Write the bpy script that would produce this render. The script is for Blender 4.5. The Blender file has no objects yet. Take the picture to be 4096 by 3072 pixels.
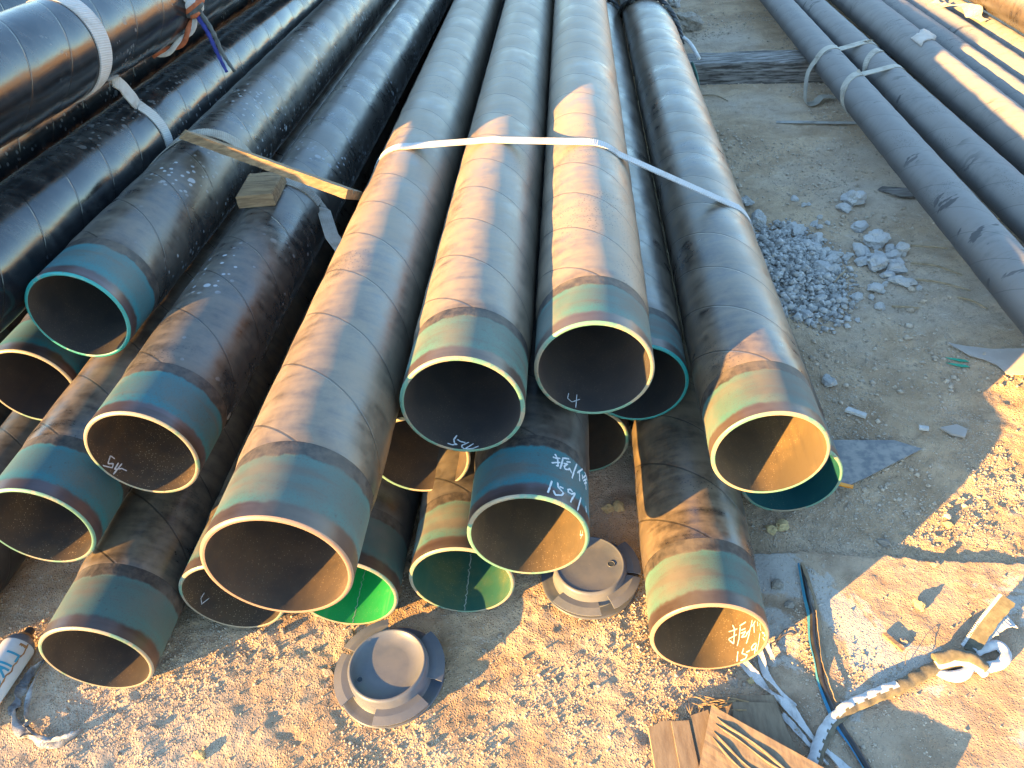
import bpy, bmesh, math, random
import numpy as np
from mathutils import Vector, Matrix, noise as mnoise

random.seed(7)
RNG = np.random.default_rng(11)
scene = bpy.context.scene
COL = scene.collection
R_ = math.radians

# ------------------------------------------------------------------ camera
SUN_EL, SUN_AZ = 11.4, 40.5          # degrees; light travels towards +x, SUN_AZ turned to +y
CAM_F, CAM_PITCH, CAM_ROLL, CAM_YAW, CAM_H = 760.3, 38.94, -5.70, 6.53, 1.405
cam_d = bpy.data.cameras.new('camera')
cam_d.sensor_width = 36.0
cam_d.lens = 36.0 * CAM_F / 1024.0
cam_d.clip_start, cam_d.clip_end = 0.02, 2000.0
cam = bpy.data.objects.new('camera', cam_d)
COL.objects.link(cam)
cam.matrix_world = (Matrix.Translation((0, 0, CAM_H)) @ Matrix.Rotation(R_(CAM_YAW), 4, 'Z')
                    @ Matrix.Rotation(math.pi / 2 - R_(CAM_PITCH), 4, 'X') @ Matrix.Rotation(R_(CAM_ROLL), 4, 'Z'))
scene.camera = cam

# ------------------------------------------------------------------ sky, sun, exposure
world = bpy.data.worlds.new('World')
scene.world = world
world.use_nodes = True
wn = world.node_tree
wn.nodes.clear()
w_out = wn.nodes.new('ShaderNodeOutputWorld')
w_bg = wn.nodes.new('ShaderNodeBackground')
w_sky = wn.nodes.new('ShaderNodeTexSky')
w_sky.sky_type = 'NISHITA'
w_sky.sun_disc = False
w_sky.sun_elevation = R_(SUN_EL)
w_sky.sun_rotation = R_(270.0 - SUN_AZ)
w_sky.altitude = 50.0
w_sky.air_density = 1.2
w_sky.dust_density = 0.2
w_sky.ozone_density = 2.8
w_bg.inputs['Strength'].default_value = 0.118
wn.links.new(w_sky.outputs[0], w_bg.inputs['Color'])
wn.links.new(w_bg.outputs[0], w_out.inputs['Surface'])

sun_d = bpy.data.lights.new('sun', 'SUN')
sun_d.energy = 4.4
sun_d.angle = R_(0.5)
sun_d.color = (1.0, 0.56, 0.155)
sun = bpy.data.objects.new('sun', sun_d)
COL.objects.link(sun)
ldir = Vector((math.cos(R_(SUN_EL)) * math.cos(R_(SUN_AZ)), math.cos(R_(SUN_EL)) * math.sin(R_(SUN_AZ)), -math.sin(R_(SUN_EL))))
sun.rotation_euler = ldir.to_track_quat('-Z', 'Y').to_euler()
sun.location = (-4, -3, 5)

scene.view_settings.view_transform = 'Standard'
scene.view_settings.look = 'None'
scene.view_settings.exposure = 3.10
scene.view_settings.gamma = 1.0
scene.view_settings.use_curve_mapping = False


# ------------------------------------------------------------------ node helper
class NT:
    def __init__(s, name):
        s.m = bpy.data.materials.new(name)
        s.m.use_nodes = True
        s.t = s.m.node_tree
        s.b = s.t.nodes['Principled BSDF']

    def put(s, sock, v):
        if isinstance(v, bpy.types.NodeSocket):
            s.t.links.new(v, sock)
        elif v is not None:
            if isinstance(v, (tuple, list)) and len(v) == 3 and sock.type == 'RGBA':
                v = (*v, 1.0)
            sock.default_value = v

    def node(s, typ, **props):
        n = s.t.nodes.new(typ)
        for k, v in props.items():
            setattr(n, k, v)
        return n

    def math(s, op, a, b=None, c=None, clamp=False):
        n = s.node('ShaderNodeMath', operation=op, use_clamp=clamp)
        s.put(n.inputs[0], a); s.put(n.inputs[1], b); s.put(n.inputs[2], c)
        return n.outputs[0]

    def add(s, a, b): return s.math('ADD', a, b)
    def mul(s, a, b): return s.math('MULTIPLY', a, b)

    def smooth(s, v, lo, hi, a=0.0, b=1.0):
        n = s.node('ShaderNodeMapRange', interpolation_type='SMOOTHSTEP')
        s.put(n.inputs[0], v); s.put(n.inputs[1], lo); s.put(n.inputs[2], hi); s.put(n.inputs[3], a); s.put(n.inputs[4], b)
        return n.outputs[0]

    def vec(s, x, y, z):
        n = s.node('ShaderNodeCombineXYZ')
        s.put(n.inputs[0], x); s.put(n.inputs[1], y); s.put(n.inputs[2], z)
        return n.outputs[0]

    def vmath(s, op, a, b):
        n = s.node('ShaderNodeVectorMath', operation=op)
        s.put(n.inputs[0], a); s.put(n.inputs[1], b)
        return n.outputs[0]

    def obj(s):
        """object coordinates, x, y, z, and a random number per object"""
        tc = s.node('ShaderNodeTexCoord')
        sp = s.node('ShaderNodeSeparateXYZ')
        s.t.links.new(tc.outputs['Object'], sp.inputs[0])
        oi = s.node('ShaderNodeObjectInfo')
        return tc.outputs['Object'], sp.outputs[0], sp.outputs[1], sp.outputs[2], oi.outputs['Random']

    def noise(s, v, scale, detail=4.0, rough=0.55, dist=0.0):
        n = s.node('ShaderNodeTexNoise')
        s.put(n.inputs['Vector'], v); s.put(n.inputs['Scale'], scale); s.put(n.inputs['Detail'], detail)
        s.put(n.inputs['Roughness'], rough); s.put(n.inputs['Distortion'], dist)
        return n.outputs[0]

    def voro(s, v, scale, feature='F1', rnd=1.0):
        n = s.node('ShaderNodeTexVoronoi', feature=feature)
        s.put(n.inputs['Vector'], v); s.put(n.inputs['Scale'], scale); s.put(n.inputs['Randomness'], rnd)
        return n

    def mix(s, f, a, b):
        n = s.node('ShaderNodeMix', data_type='RGBA')
        s.put(n.inputs[0], f); s.put(n.inputs[6], a); s.put(n.inputs[7], b)
        return n.outputs[2]

    def bump(s, h, strength, dist, prev=None):
        n = s.node('ShaderNodeBump')
        s.put(n.inputs['Height'], h); s.put(n.inputs['Strength'], strength); s.put(n.inputs['Distance'], dist)
        if prev is not None: s.put(n.inputs['Normal'], prev)
        return n.outputs[0]

    def out(s, color=None, rough=None, normal=None, metal=None, spec=None):
        s.put(s.b.inputs['Base Color'], color); s.put(s.b.inputs['Roughness'], rough)
        s.put(s.b.inputs['Normal'], normal); s.put(s.b.inputs['Metallic'], metal)
        if spec is not None: s.put(s.b.inputs['Specular IOR Level'], spec)
        if 'Diffuse Roughness' in s.b.inputs: s.b.inputs['Diffuse Roughness'].default_value = 1.0
        return s.m


PITCH, LEAD = 0.16, 0.48


def coat_material(name, base, dustcol, dust, rough, spots=0.0, dark_marks=0.0, spec=0.5, R=0.1125, seam_amt=0.65):
    s = NT(name)
    o, x, y, z, rnd = s.obj()
    th = s.math('ARCTAN2', x, z)
    u = s.mul(th, R)
    off = s.mul(rnd, 37.0)
    yo = s.add(y, off)
    t = s.math('DIVIDE', s.add(y, s.mul(th, LEAD / (2 * math.pi))), PITCH)
    fr = s.math('FRACT', t)
    seam = s.smooth(s.math('ABSOLUTE', s.math('SUBTRACT', fr, 0.5)), 0.480, 0.494)
    wrap = s.vec(s.mul(u, 2.2), s.mul(yo, 14.0), off)
    iso = s.vec(u, yo, off)
    n1 = s.noise(iso, 5.0, 6.0, 0.6)
    n2 = s.noise(wrap, 3.0, 5.0, 0.6)
    n3 = s.noise(iso, 38.0, 5.0, 0.65)
    g = s.node('ShaderNodeNewGeometry')
    gs = s.node('ShaderNodeSeparateXYZ'); s.t.links.new(g.outputs['Normal'], gs.inputs[0])
    up = s.smooth(gs.outputs[2], -0.35, 0.75, 0.25, 1.0)
    patt = s.add(s.add(s.mul(n1, 0.55), s.mul(n2, 0.5)), s.mul(n3, 0.45))
    d = s.smooth(patt, 0.78 - dust * 0.75, 1.18 - dust * 0.5)
    d = s.mul(s.mul(d, up), min(1.0, 0.45 + dust))
    col = s.mix(d, base, dustcol)
    # rubbed, cleaner streaks round the pipe
    rub = s.smooth(s.noise(s.vec(s.mul(u, 1.1), s.mul(yo, 46.0), off), 1.0, 3.0, 0.7), 0.60, 0.72)
    col = s.mix(s.mul(rub, 0.30), col, s.mix(0.5, base, dustcol))
    rg = s.add(s.mul(d, 0.30), s.add(rough - 0.08, s.mul(n1, 0.16)))
    if spots > 0:
        v = s.voro(iso, 46.0)
        big = s.voro(iso, 15.0)
        mask = s.smooth(s.noise(iso, 4.5, 2.0), 0.50 - 0.05 * spots, 0.62)
        sp = s.smooth(v.outputs[0], 0.24, 0.19)
        spb = s.smooth(big.outputs[0], 0.15, 0.12)
        f = s.math('MINIMUM', s.add(s.mul(sp, mask), s.mul(spb, mask)), 1.0)
        col = s.mix(s.mul(f, 0.6 * spots), col, (0.42, 0.44, 0.46))
        rg = s.add(rg, s.mul(f, 0.25))
    if dark_marks > 0:
        v = s.noise(s.vec(s.mul(u, 9.0), s.mul(yo, 20.0), off), 1.0, 3.0, 0.6)
        m2 = s.smooth(s.noise(iso, 2.6, 2.0), 0.5, 0.62)
        f = s.mul(s.mul(s.smooth(v, 0.60, 0.64), m2), dark_marks)
        col = s.mix(f, col, (0.012, 0.013, 0.016))
    # small dark pits, in clusters
    pv = s.voro(iso, 150.0)
    pm = s.smooth(s.noise(iso, 3.5, 2.0), 0.55, 0.66)
    pit = s.mul(s.smooth(pv.outputs[0], 0.26, 0.18), pm)
    col = s.mix(s.mul(pit, 0.85), col, (0.012, 0.012, 0.013))
    col = s.mix(s.mul(seam, seam_amt), col, (0.006, 0.006, 0.006))
    h = s.add(s.mul(seam, -1.15 * seam_amt), s.add(s.mul(n3, 0.16), s.mul(n2, 0.5)))
    nb = s.bump(h, 0.6, 0.0011)
    nb = s.bump(s.noise(iso, 420.0, 2.0), 0.10, 0.0006, nb)
    return s.out(col, s.math('MINIMUM', rg, 0.9), nb, spec=spec)


def band_material(name, teal, steel, dust=0.4, teal_amt=1.0):
    """cutback of the coating: bare steel, epoxy band, rough primer"""
    s = NT(name)
    o, x, y, z, rnd = s.obj()
    th = s.math('ARCTAN2', x, z)
    u = s.mul(th, 0.1095)
    off = s.mul(rnd, 23.0)
    iso = s.vec(s.add(u, off), y, off)
    strk = s.vec(s.mul(s.add(u, off), 2.0), s.mul(y, 20.0), off)
    streak = s.noise(s.vec(s.mul(s.add(u, off), 60.0), s.mul(y, 6.0), off), 1.0, 3.0, 0.6)
    warp = s.add(s.mul(s.math('SUBTRACT', s.noise(iso, 16.0, 4.0), 0.5), 0.022), s.mul(s.math('SUBTRACT', streak, 0.5), 0.010))
    yw = s.add(y, warp)
    teal_f = s.mul(s.smooth(yw, 0.026, 0.036), s.smooth(yw, 0.127, 0.121))
    rough_f = s.smooth(yw, 0.119, 0.126)
    n1 = s.noise(strk, 2.0, 5.0, 0.6)
    n2 = s.noise(iso, 55.0, 5.0, 0.65)
    g = s.node('ShaderNodeNewGeometry')
    gs = s.node('ShaderNodeSeparateXYZ'); s.t.links.new(g.outputs['Normal'], gs.inputs[0])
    up = s.smooth(gs.outputs[2], -0.3, 0.8, 0.35, 1.0)
    worn = s.mul(s.smooth(s.add(s.mul(n1, 0.6), s.mul(s.noise(iso, 7.0, 4.0), 0.4)), 0.56 - dust * 0.35, 0.74 - dust * 0.25), 0.85)
    edge = s.math('MAXIMUM', s.smooth(yw, 0.060, 0.040), s.mul(s.smooth(yw, 0.100, 0.118), 0.7))
    worn = s.mul(worn, s.math('SUBTRACT', 1.0, s.mul(edge, 0.65)))
    worn = s.math('MAXIMUM', worn, s.mul(s.math('SUBTRACT', 1.0, edge, clamp=True), 0.38))
    tealc = s.mix(worn, teal, (0.075, 0.062, 0.048))
    tealc = s.mix(s.mul(s.smooth(n2, 0.62, 0.75), 0.8), tealc, (0.03, 0.03, 0.03))
    speck = s.noise(iso, 330.0, 2.0, 0.6)
    tealc = s.mix(s.mul(s.smooth(speck, 0.50, 0.68), 0.55), tealc, (0.055, 0.055, 0.055))
    steelc = s.mix(s.smooth(n1, 0.35, 0.7), steel, (0.055, 0.036, 0.030))
    primer = s.mix(s.smooth(n2, 0.35, 0.7), (0.014, 0.012, 0.011), (0.065, 0.050, 0.038))
    col = s.mix(s.mul(teal_f, teal_amt), steelc, tealc)
    col = s.mix(rough_f, col, primer)
    d = s.mul(s.mul(s.smooth(s.noise(iso, 9.0, 5.0, 0.6), 0.62 - dust * 0.5, 0.9 - dust * 0.3), up), 0.75)
    col = s.mix(d, col, (0.125, 0.103, 0.078))
    h = s.add(s.mul(n2, s.add(0.25, s.mul(rough_f, 1.0))), s.mul(s.mul(streak, rough_f), 0.8))
    nb = s.bump(h, 0.7, 0.0012)
    rg = s.add(s.mul(s.math('MAXIMUM', teal_f, rough_f), 0.25), s.add(0.36, s.mul(d, 0.25)))
    return s.out(col, rg, nb, metal=s.mul(s.math('SUBTRACT', 1.0, s.math('MAXIMUM', teal_f, rough_f), clamp=True), 0.35))


def rim_material(name, bare, paint, amount):
    s = NT(name)
    o, x, y, z, rnd = s.obj()
    off = s.mul(rnd, 19.0)
    p = s.vmath('ADD', o, s.vec(off, off, 0.0))
    n1 = s.noise(p, 14.0, 5.0, 0.65)
    n2 = s.noise(p, 120.0, 4.0, 0.6)
    f = s.smooth(n1, 0.72 - amount * 0.45, 0.80 - amount * 0.45)
    col = s.mix(f, bare, paint)
    col = s.mix(s.mul(s.smooth(n2, 0.6, 0.75), 0.6), col, (0.10, 0.06, 0.04))
    return s.out(col, 0.45, s.bump(s.add(n2, s.mul(f, 0.6)), 0.5, 0.0008), metal=0.15)


def bore_material(name, base, rust, amount=0.5, stain=(0.05, 0.04, 0.03)):
    s = NT(name)
    o, x, y, z, rnd = s.obj()
    off = s.mul(rnd, 31.0)
    p = s.vmath('ADD', o, s.vec(0.0, off, 0.0))
    n1 = s.noise(p, 7.0, 6.0, 0.65)
    n2 = s.noise(p, 60.0, 5.0, 0.65)
    n3 = s.noise(s.vec(s.mul(x, 40.0), s.mul(s.add(y, off), 3.0), s.mul(z, 40.0)), 1.0, 3.0)
    col = s.mix(s.smooth(n1, 0.35, 0.7), base, rust)
    col = s.mix(s.mul(s.smooth(n3, 0.55, 0.7), 0.35), col, stain)
    sp = s.voro(p, 210.0)
    col = s.mix(s.mul(s.smooth(sp.outputs[0], 0.20, 0.12), s.mul(s.smooth(n1, 0.4, 0.6), amount)), col, (0.55, 0.42, 0.26))
    col = s.mix(s.mul(s.smooth(n2, 0.60, 0.72), 0.4), col, stain)
    return s.out(col, s.add(0.40, s.mul(n1, 0.25)), s.bump(n2, 0.35, 0.0010))


def simple(name, c1, c2, scale=20.0, rough=0.7, bump=0.3, dist=0.001, lo=0.35, hi=0.65, stretch=(1, 1, 1), metal=0.0, detail=5.0):
    s = NT(name)
    o, x, y, z, rnd = s.obj()
    off = s.mul(rnd, 13.0)
    v = s.vec(s.add(s.mul(x, stretch[0]), off), s.mul(y, stretch[1]), s.mul(z, stretch[2]))
    n1 = s.noise(v, scale, detail, 0.62)
    n2 = s.noise(v, scale * 7.0, 4.0, 0.6)
    col = s.mix(s.smooth(n1, lo, hi), c1, c2)
    return s.out(col, rough, s.bump(s.add(n1, s.mul(n2, 0.5)), bump, dist), metal=metal)


def webbing_material(name, c1, c2, dirt=0.3):
    s = NT(name)
    uv = s.node('ShaderNodeUVMap').outputs[0]
    sp = s.node('ShaderNodeSeparateXYZ'); s.t.links.new(uv, sp.inputs[0])
    rib = s.math('SINE', s.mul(sp.outputs[0], 2 * math.pi / 0.0055))
    wv = s.math('SINE', s.mul(sp.outputs[1], 2 * math.pi / 0.0055))
    n1 = s.noise(uv, 14.0, 5.0, 0.65)
    n2 = s.noise(uv, 150.0, 3.0, 0.6)
    col = s.mix(s.smooth(n1, 0.62 - dirt * 0.4, 0.86 - dirt * 0.3), c1, c2)
    col = s.mix(s.mul(s.smooth(rib, 0.3, -0.9), 0.28), col, s.mix(0.6, c2, (0.10, 0.08, 0.06)))
    h = s.add(s.mul(rib, 0.5), s.add(s.mul(wv, 0.25), s.mul(n2, 0.8)))
    return s.out(col, 0.75, s.bump(h, 0.5, 0.0009))


M = {}
DUST = (0.190, 0.140, 0.088)
M['coat_gloss'] = coat_material('black_coating_glossy', (0.007, 0.008, 0.010), (0.060, 0.060, 0.058), 0.26, 0.17, spots=0.25, spec=0.6)
M['coat_spot'] = coat_material('black_coating_spotted', (0.008, 0.009, 0.011), (0.135, 0.113, 0.086), 0.40, 0.22, spots=1.0, spec=0.6)
M['coat_dusty'] = coat_material('black_coating_dusty', (0.011, 0.011, 0.012), DUST, 0.54, 0.24, spec=0.85)
M['coat_dusty2'] = coat_material('black_coating_dull', (0.010, 0.010, 0.012), DUST, 0.42, 0.24, spec=0.85)
M['coat_dark'] = coat_material('black_coating_dark', (0.008, 0.008, 0.009), (0.100, 0.083, 0.064), 0.40, 0.32, spec=0.5)
M['coat_grey'] = coat_material('grey_coating_weathered', (0.022, 0.024, 0.027), (0.172, 0.160, 0.145), 0.74, 0.45, dark_marks=0.7, spec=0.5, R=0.07, seam_amt=0.30)
M['band_teal'] = band_material('end_band_teal', (0.010, 0.115, 0.135), (0.085, 0.065, 0.068), 0.28)
M['band_dusty'] = band_material('end_band_dusty', (0.035, 0.115, 0.105), (0.085, 0.062, 0.055), 0.50)
M['band_faint'] = band_material('end_band_faint', (0.050, 0.150, 0.120), (0.095, 0.068, 0.055), 0.48, 0.95)
M['band_brown'] = band_material('end_band_brown', (0.030, 0.080, 0.065), (0.080, 0.055, 0.042), 0.42, 0.9)
M['rim_cream'] = rim_material('rim_cream', (0.31, 0.26, 0.18), (0.15, 0.25, 0.17), 0.46)
M['rim_teal'] = rim_material('rim_teal', (0.30, 0.30, 0.25), (0.02, 0.24, 0.23), 0.85)
M['rim_bare'] = rim_material('rim_bare', (0.31, 0.20, 0.135), (0.30, 0.22, 0.16), 0.4)
M['rim_green'] = rim_material('rim_green', (0.29, 0.25, 0.175), (0.12, 0.25, 0.18), 0.62)
M['bore_brown'] = bore_material('bore_brown', (0.050, 0.040, 0.032), (0.105, 0.070, 0.042), 0.3)
M['bore_rust'] = bore_material('bore_rusty', (0.036, 0.032, 0.028), (0.095, 0.060, 0.032), 0.8)
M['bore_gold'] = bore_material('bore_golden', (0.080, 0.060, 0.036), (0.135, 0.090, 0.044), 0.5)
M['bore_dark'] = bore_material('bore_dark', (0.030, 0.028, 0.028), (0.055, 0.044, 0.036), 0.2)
M['bore_green'] = bore_material('bore_bright_green', (0.006, 0.22, 0.055), (0.02, 0.25, 0.06), 0.2, (0.10, 0.26, 0.10))
M['bore_dgreen'] = bore_material('bore_dull_green', (0.015, 0.075, 0.055), (0.085, 0.105, 0.045), 0.4, (0.05, 0.10, 0.06))
M['bore_teal'] = bore_material('bore_dark_teal', (0.005, 0.050, 0.055), (0.010, 0.068, 0.066), 0.2, (0.01, 0.05, 0.05))
M['chalk'] = simple('white_chalk', (0.42, 0.43, 0.43), (0.58, 0.58, 0.56), 300, 0.9, 0.3, 0.0005)
M['drip'] = simple('pale_drip', (0.20, 0.24, 0.21), (0.28, 0.32, 0.28), 60, 0.6, 0.3, 0.0005)
M['web_white'] = webbing_material('webbing_white', (0.42, 0.415, 0.405), (0.24, 0.22, 0.19), 0.36)
M['web_dirty'] = webbing_material('webbing_dirty', (0.33, 0.30, 0.25), (0.17, 0.14, 0.105), 0.5)
M['web_beige'] = webbing_material('webbing_beige', (0.36, 0.325, 0.26), (0.21, 0.18, 0.135), 0.45)
M['timber'] = simple('weathered_timber', (0.055, 0.044, 0.034), (0.30, 0.27, 0.235), 9, 0.85, 0.8, 0.004, 0.35, 0.7, (0.7, 7, 9))
M['split_wood'] = simple('split_wood', (0.15, 0.092, 0.045), (0.31, 0.21, 0.11), 14, 0.8, 0.7, 0.003, 0.3, 0.7, (1.0, 9, 9))
M['ply'] = simple('dusty_plywood', (0.17, 0.118, 0.072), (0.25, 0.185, 0.115), 22, 0.85, 0.4, 0.001, 0.3, 0.7, (5, 1, 1))
M['ply_edge'] = simple('plywood_edge', (0.25, 0.16, 0.075), (0.36, 0.25, 0.12), 60, 0.85, 0.5, 0.001, 0.3, 0.7, (1, 1, 6))
M['cap_grey'] = simple('grey_plastic', (0.055, 0.070, 0.098), (0.098, 0.098, 0.100), 14, 0.40, 0.12, 0.0008)
M['cap_light'] = simple('grey_plastic_light', (0.095, 0.105, 0.125), (0.135, 0.135, 0.140), 12, 0.42, 0.15, 0.0008)
M['cap_hole'] = simple('grey_plastic_hole', (0.02, 0.03, 0.04), (0.03, 0.04, 0.05), 12, 0.8, 0.1, 0.0005)
M['concrete'] = simple('broken_concrete', (0.43, 0.395, 0.35), (0.58, 0.545, 0.495), 30, 0.9, 1.0, 0.003)
M['grit'] = simple('concrete_grit', (0.27, 0.25, 0.22), (0.52, 0.485, 0.435), 40, 0.9, 0.6, 0.002)
M['stone'] = simple('brown_stone', (0.26, 0.21, 0.155), (0.40, 0.34, 0.27), 25, 0.9, 0.9, 0.003)
M['pebble'] = simple('pebbles', (0.32, 0.25, 0.175), (0.58, 0.47, 0.35), 60, 0.9, 0.4, 0.001, 0.3, 0.7)
M['yellow_sunlit_stone'] = simple('yellow_sunlit_stone', (0.45, 0.33, 0.14), (0.55, 0.42, 0.22), 40, 0.85, 0.6, 0.002)
M['olive'] = simple('olive_cloth', (0.085, 0.076, 0.052), (0.15, 0.128, 0.085), 60, 0.9, 0.7, 0.0012)
M['cloth_white'] = simple('white_cloth', (0.42, 0.41, 0.39), (0.54, 0.53, 0.51), 40, 0.85, 0.6, 0.0012)
M['strip_white'] = simple('white_strip', (0.34, 0.31, 0.27), (0.56, 0.54, 0.51), 30, 0.8, 0.8, 0.002, 0.3, 0.55, (3, 1, 1))
M['black_rubber'] = simple('black_rubber', (0.012, 0.012, 0.014), (0.035, 0.033, 0.03), 30, 0.5, 0.3, 0.001)
M['cord_blue'] = simple('blue_strip', (0.015, 0.14, 0.28), (0.06, 0.24, 0.26), 14, 0.6, 0.4, 0.001)
M['cord_brown'] = simple('brown_sheath', (0.16, 0.115, 0.065), (0.26, 0.19, 0.11), 30, 0.8, 0.5, 0.001)
M['rope_orange'] = simple('orange_rope', (0.30, 0.075, 0.025), (0.42, 0.13, 0.05), 60, 0.75, 0.7, 0.001)
M['rope_blue'] = simple('blue_rope', (0.012, 0.02, 0.16), (0.03, 0.04, 0.24), 50, 0.7, 0.5, 0.001)
M['rope_grey'] = simple('grey_rope', (0.05, 0.055, 0.05), (0.10, 0.105, 0.10), 50, 0.8, 0.6, 0.001)
M['rope_green'] = simple('green_cord', (0.01, 0.05, 0.035), (0.02, 0.09, 0.06), 50, 0.7, 0.5, 0.001)
M['film'] = simple('dusty_plastic_film', (0.10, 0.10, 0.105), (0.40, 0.40, 0.39), 24, 0.38, 0.8, 0.004, 0.35, 0.68)
M['can_white'] = simple('rusty_white_paint', (0.50, 0.50, 0.49), (0.44, 0.43, 0.41), 20, 0.32, 0.1, 0.0005)
M['rust'] = simple('rust', (0.22, 0.09, 0.03), (0.34, 0.17, 0.06), 60, 0.9, 0.5, 0.001)
M['can_text'] = simple('blue_lettering', (0.015, 0.20, 0.32), (0.02, 0.25, 0.36), 60, 0.4, 0.1, 0.0003)
M['metal_sheet'] = simple('mottled_metal_sheet', (0.13, 0.125, 0.12), (0.27, 0.24, 0.20), 34, 0.50, 0.4, 0.001, 0.36, 0.62)
M['card'] = simple('dusty_cardboard', (0.33, 0.285, 0.24), (0.40, 0.35, 0.30), 12, 0.9, 0.4, 0.001)
M['green_bit'] = simple('green_plastic', (0.02, 0.26, 0.15), (0.04, 0.34, 0.20), 50, 0.5, 0.4, 0.001)
M['orange_bit'] = simple('orange_plastic', (0.75, 0.25, 0.01), (0.80, 0.34, 0.02), 50, 0.5, 0.2, 0.001)
M['twig'] = simple('dry_twig', (0.26, 0.19, 0.11), (0.38, 0.29, 0.18), 50, 0.9, 0.5, 0.001)
M['wire'] = simple('bent_wire', (0.09, 0.075, 0.06), (0.15, 0.12, 0.09), 50, 0.6, 0.3, 0.0005)
M['hill'] = simple('dry_earth_bank', (0.22, 0.15, 0.09), (0.36, 0.25, 0.15), 0.12, 0.95, 0.8, 0.3)


def ground_material():
    s = NT('dusty_yard_soil')
    o, x, y, z, rnd = s.obj()
    n0 = s.noise(o, 1.1, 5.0, 0.6)
    n1 = s.noise(o, 5.5, 7.0, 0.65, 0.6)
    n2 = s.noise(o, 55.0, 6.0, 0.65)
    n3 = s.noise(o, 260.0, 4.0, 0.6)
    v = s.voro(o, 190.0)
    v2 = s.voro(o, 75.0)
    col = s.mix(s.smooth(n1, 0.34, 0.66), (0.36, 0.240, 0.140), (0.54, 0.380, 0.232))
    col = s.mix(s.mul(s.smooth(n0, 0.45, 0.66), 0.6), col, (0.52, 0.435, 0.34))
    col = s.mix(s.mul(s.smooth(n2, 0.52, 0.72), 0.5), col, (0.23, 0.175, 0.12))
    col = s.mix(s.mul(s.smooth(v.outputs[0], 0.30, 0.15), s.smooth(n2, 0.45, 0.6)), col, (0.58, 0.49, 0.38))
    n4 = s.noise(o, 20.0, 6.0, 0.7, 0.4)
    col = s.mix(s.mul(s.smooth(n4, 0.56, 0.70), 0.45), col, (0.60, 0.50, 0.385))
    col = s.mix(s.mul(s.smooth(n4, 0.44, 0.33), 0.45), col, (0.20, 0.140, 0.088))
    h = s.add(s.mul(n4, 2.6), s.mul(n2, 1.6))
    h = s.add(h, s.add(s.mul(n3, 0.7), s.add(s.mul(s.smooth(v.outputs[0], 0.5, 0.1), 0.9), s.mul(s.smooth(v2.outputs[0], 0.4, 0.1), s.mul(s.smooth(n1, 0.5, 0.6), 1.2)))))
    nb = s.bump(h, 0.9, 0.0035)
    return s.out(col, 0.95, nb, spec=0.2)


def pad_material():
    s = NT('dusty_concrete')
    o, x, y, z, rnd = s.obj()
    n0 = s.noise(o, 3.2, 6.0, 0.65, 0.5)
    n1 = s.noise(o, 13.0, 6.0, 0.65)
    n2 = s.noise(o, 75.0, 5.0, 0.65)
    n3 = s.noise(o, 280.0, 3.0, 0.6)
    v = s.voro(o, 210.0)
    col = s.mix(s.smooth(n1, 0.36, 0.62), (0.33, 0.228, 0.145), (0.45, 0.328, 0.218))
    col = s.mix(s.mul(s.smooth(s.add(n0, s.mul(n2, 0.12)), 0.60, 0.64), 0.8), col, (0.47, 0.43, 0.37))
    col = s.mix(s.mul(s.smooth(n2, 0.58, 0.72), 0.5), col, (0.27, 0.21, 0.15))
    h = s.add(s.mul(n1, 1.6), s.add(n2, s.add(s.mul(n3, 0.6), s.mul(s.smooth(v.outputs[0], 0.45, 0.1), 0.6))))
    return s.out(col, 0.93, s.bump(h, 0.85, 0.003), spec=0.2)


M['ground'] = ground_material()
M['pad'] = pad_material()


# ------------------------------------------------------------------ mesh helpers
def vhash(ix, iy, seed):
    n = (ix * 374761393 + iy * 668265263 + seed * 974711) & 0x7fffffff
    n = ((n ^ (n >> 13)) * 1274126177) & 0x7fffffff
    return ((n ^ (n >> 16)) & 0xffff) / 65535.0


def vnoise(x, y, seed=0):
    ix = np.floor(x).astype(np.int64); iy = np.floor(y).astype(np.int64)
    fx = x - ix; fy = y - iy
    fx = fx * fx * (3 - 2 * fx); fy = fy * fy * (3 - 2 * fy)
    a = vhash(ix, iy, seed); b = vhash(ix + 1, iy, seed); c = vhash(ix, iy + 1, seed); d = vhash(ix + 1, iy + 1, seed)
    return (a * (1 - fx) + b * fx) * (1 - fy) + (c * (1 - fx) + d * fx) * fy


def fbm(x, y, octs=4, seed=0, gain=0.5):
    s = np.zeros_like(x); a = 1.0; t = 0.0
    for i in range(octs):
        s += a * vnoise(x * 2.03 ** i + 17.3 * i, y * 2.03 ** i - 9.1 * i, seed + i); t += a; a *= gain
    return s / t


def height(x, y):
    x = np.asarray(x, float); y = np.asarray(y, float)
    near = np.exp(-np.maximum(np.hypot(x, y - 2) - 6, 0) / 6.0)
    h = (fbm(x * 2.2, y * 2.2, 3, 3) - 0.62) * 0.020 + (fbm(x * 16, y * 16, 3, 9) - 0.55) * 0.010 + (fbm(x * 70, y * 70, 3, 21) - 0.5) * 0.0070
    cl = np.clip((fbm(x * 9, y * 9, 3, 31) - 0.55) * 4, 0, 1)
    h += cl * (fbm(x * 45, y * 45, 2, 41) - 0.3) * 0.008
    return np.minimum(h, 0.012) * near


def H(x, y):
    return float(height(np.array([x]), np.array([y]))[0])


def mesh_from(name, verts, faces, smooth=False, uvs=None):
    me = bpy.data.meshes.new(name)
    me.from_pydata([tuple(v) for v in verts], [], [tuple(f) for f in faces])
    if smooth:
        me.polygons.foreach_set('use_smooth', [True] * len(me.polygons))
    if uvs is not None:
        ul = me.uv_layers.new(name='UVMap')
        flat = []
        for p in me.polygons:
            for vi in p.vertices: flat += [uvs[vi][0], uvs[vi][1]]
        ul.data.foreach_set('uv', flat)
    me.update()
    return me


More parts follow.
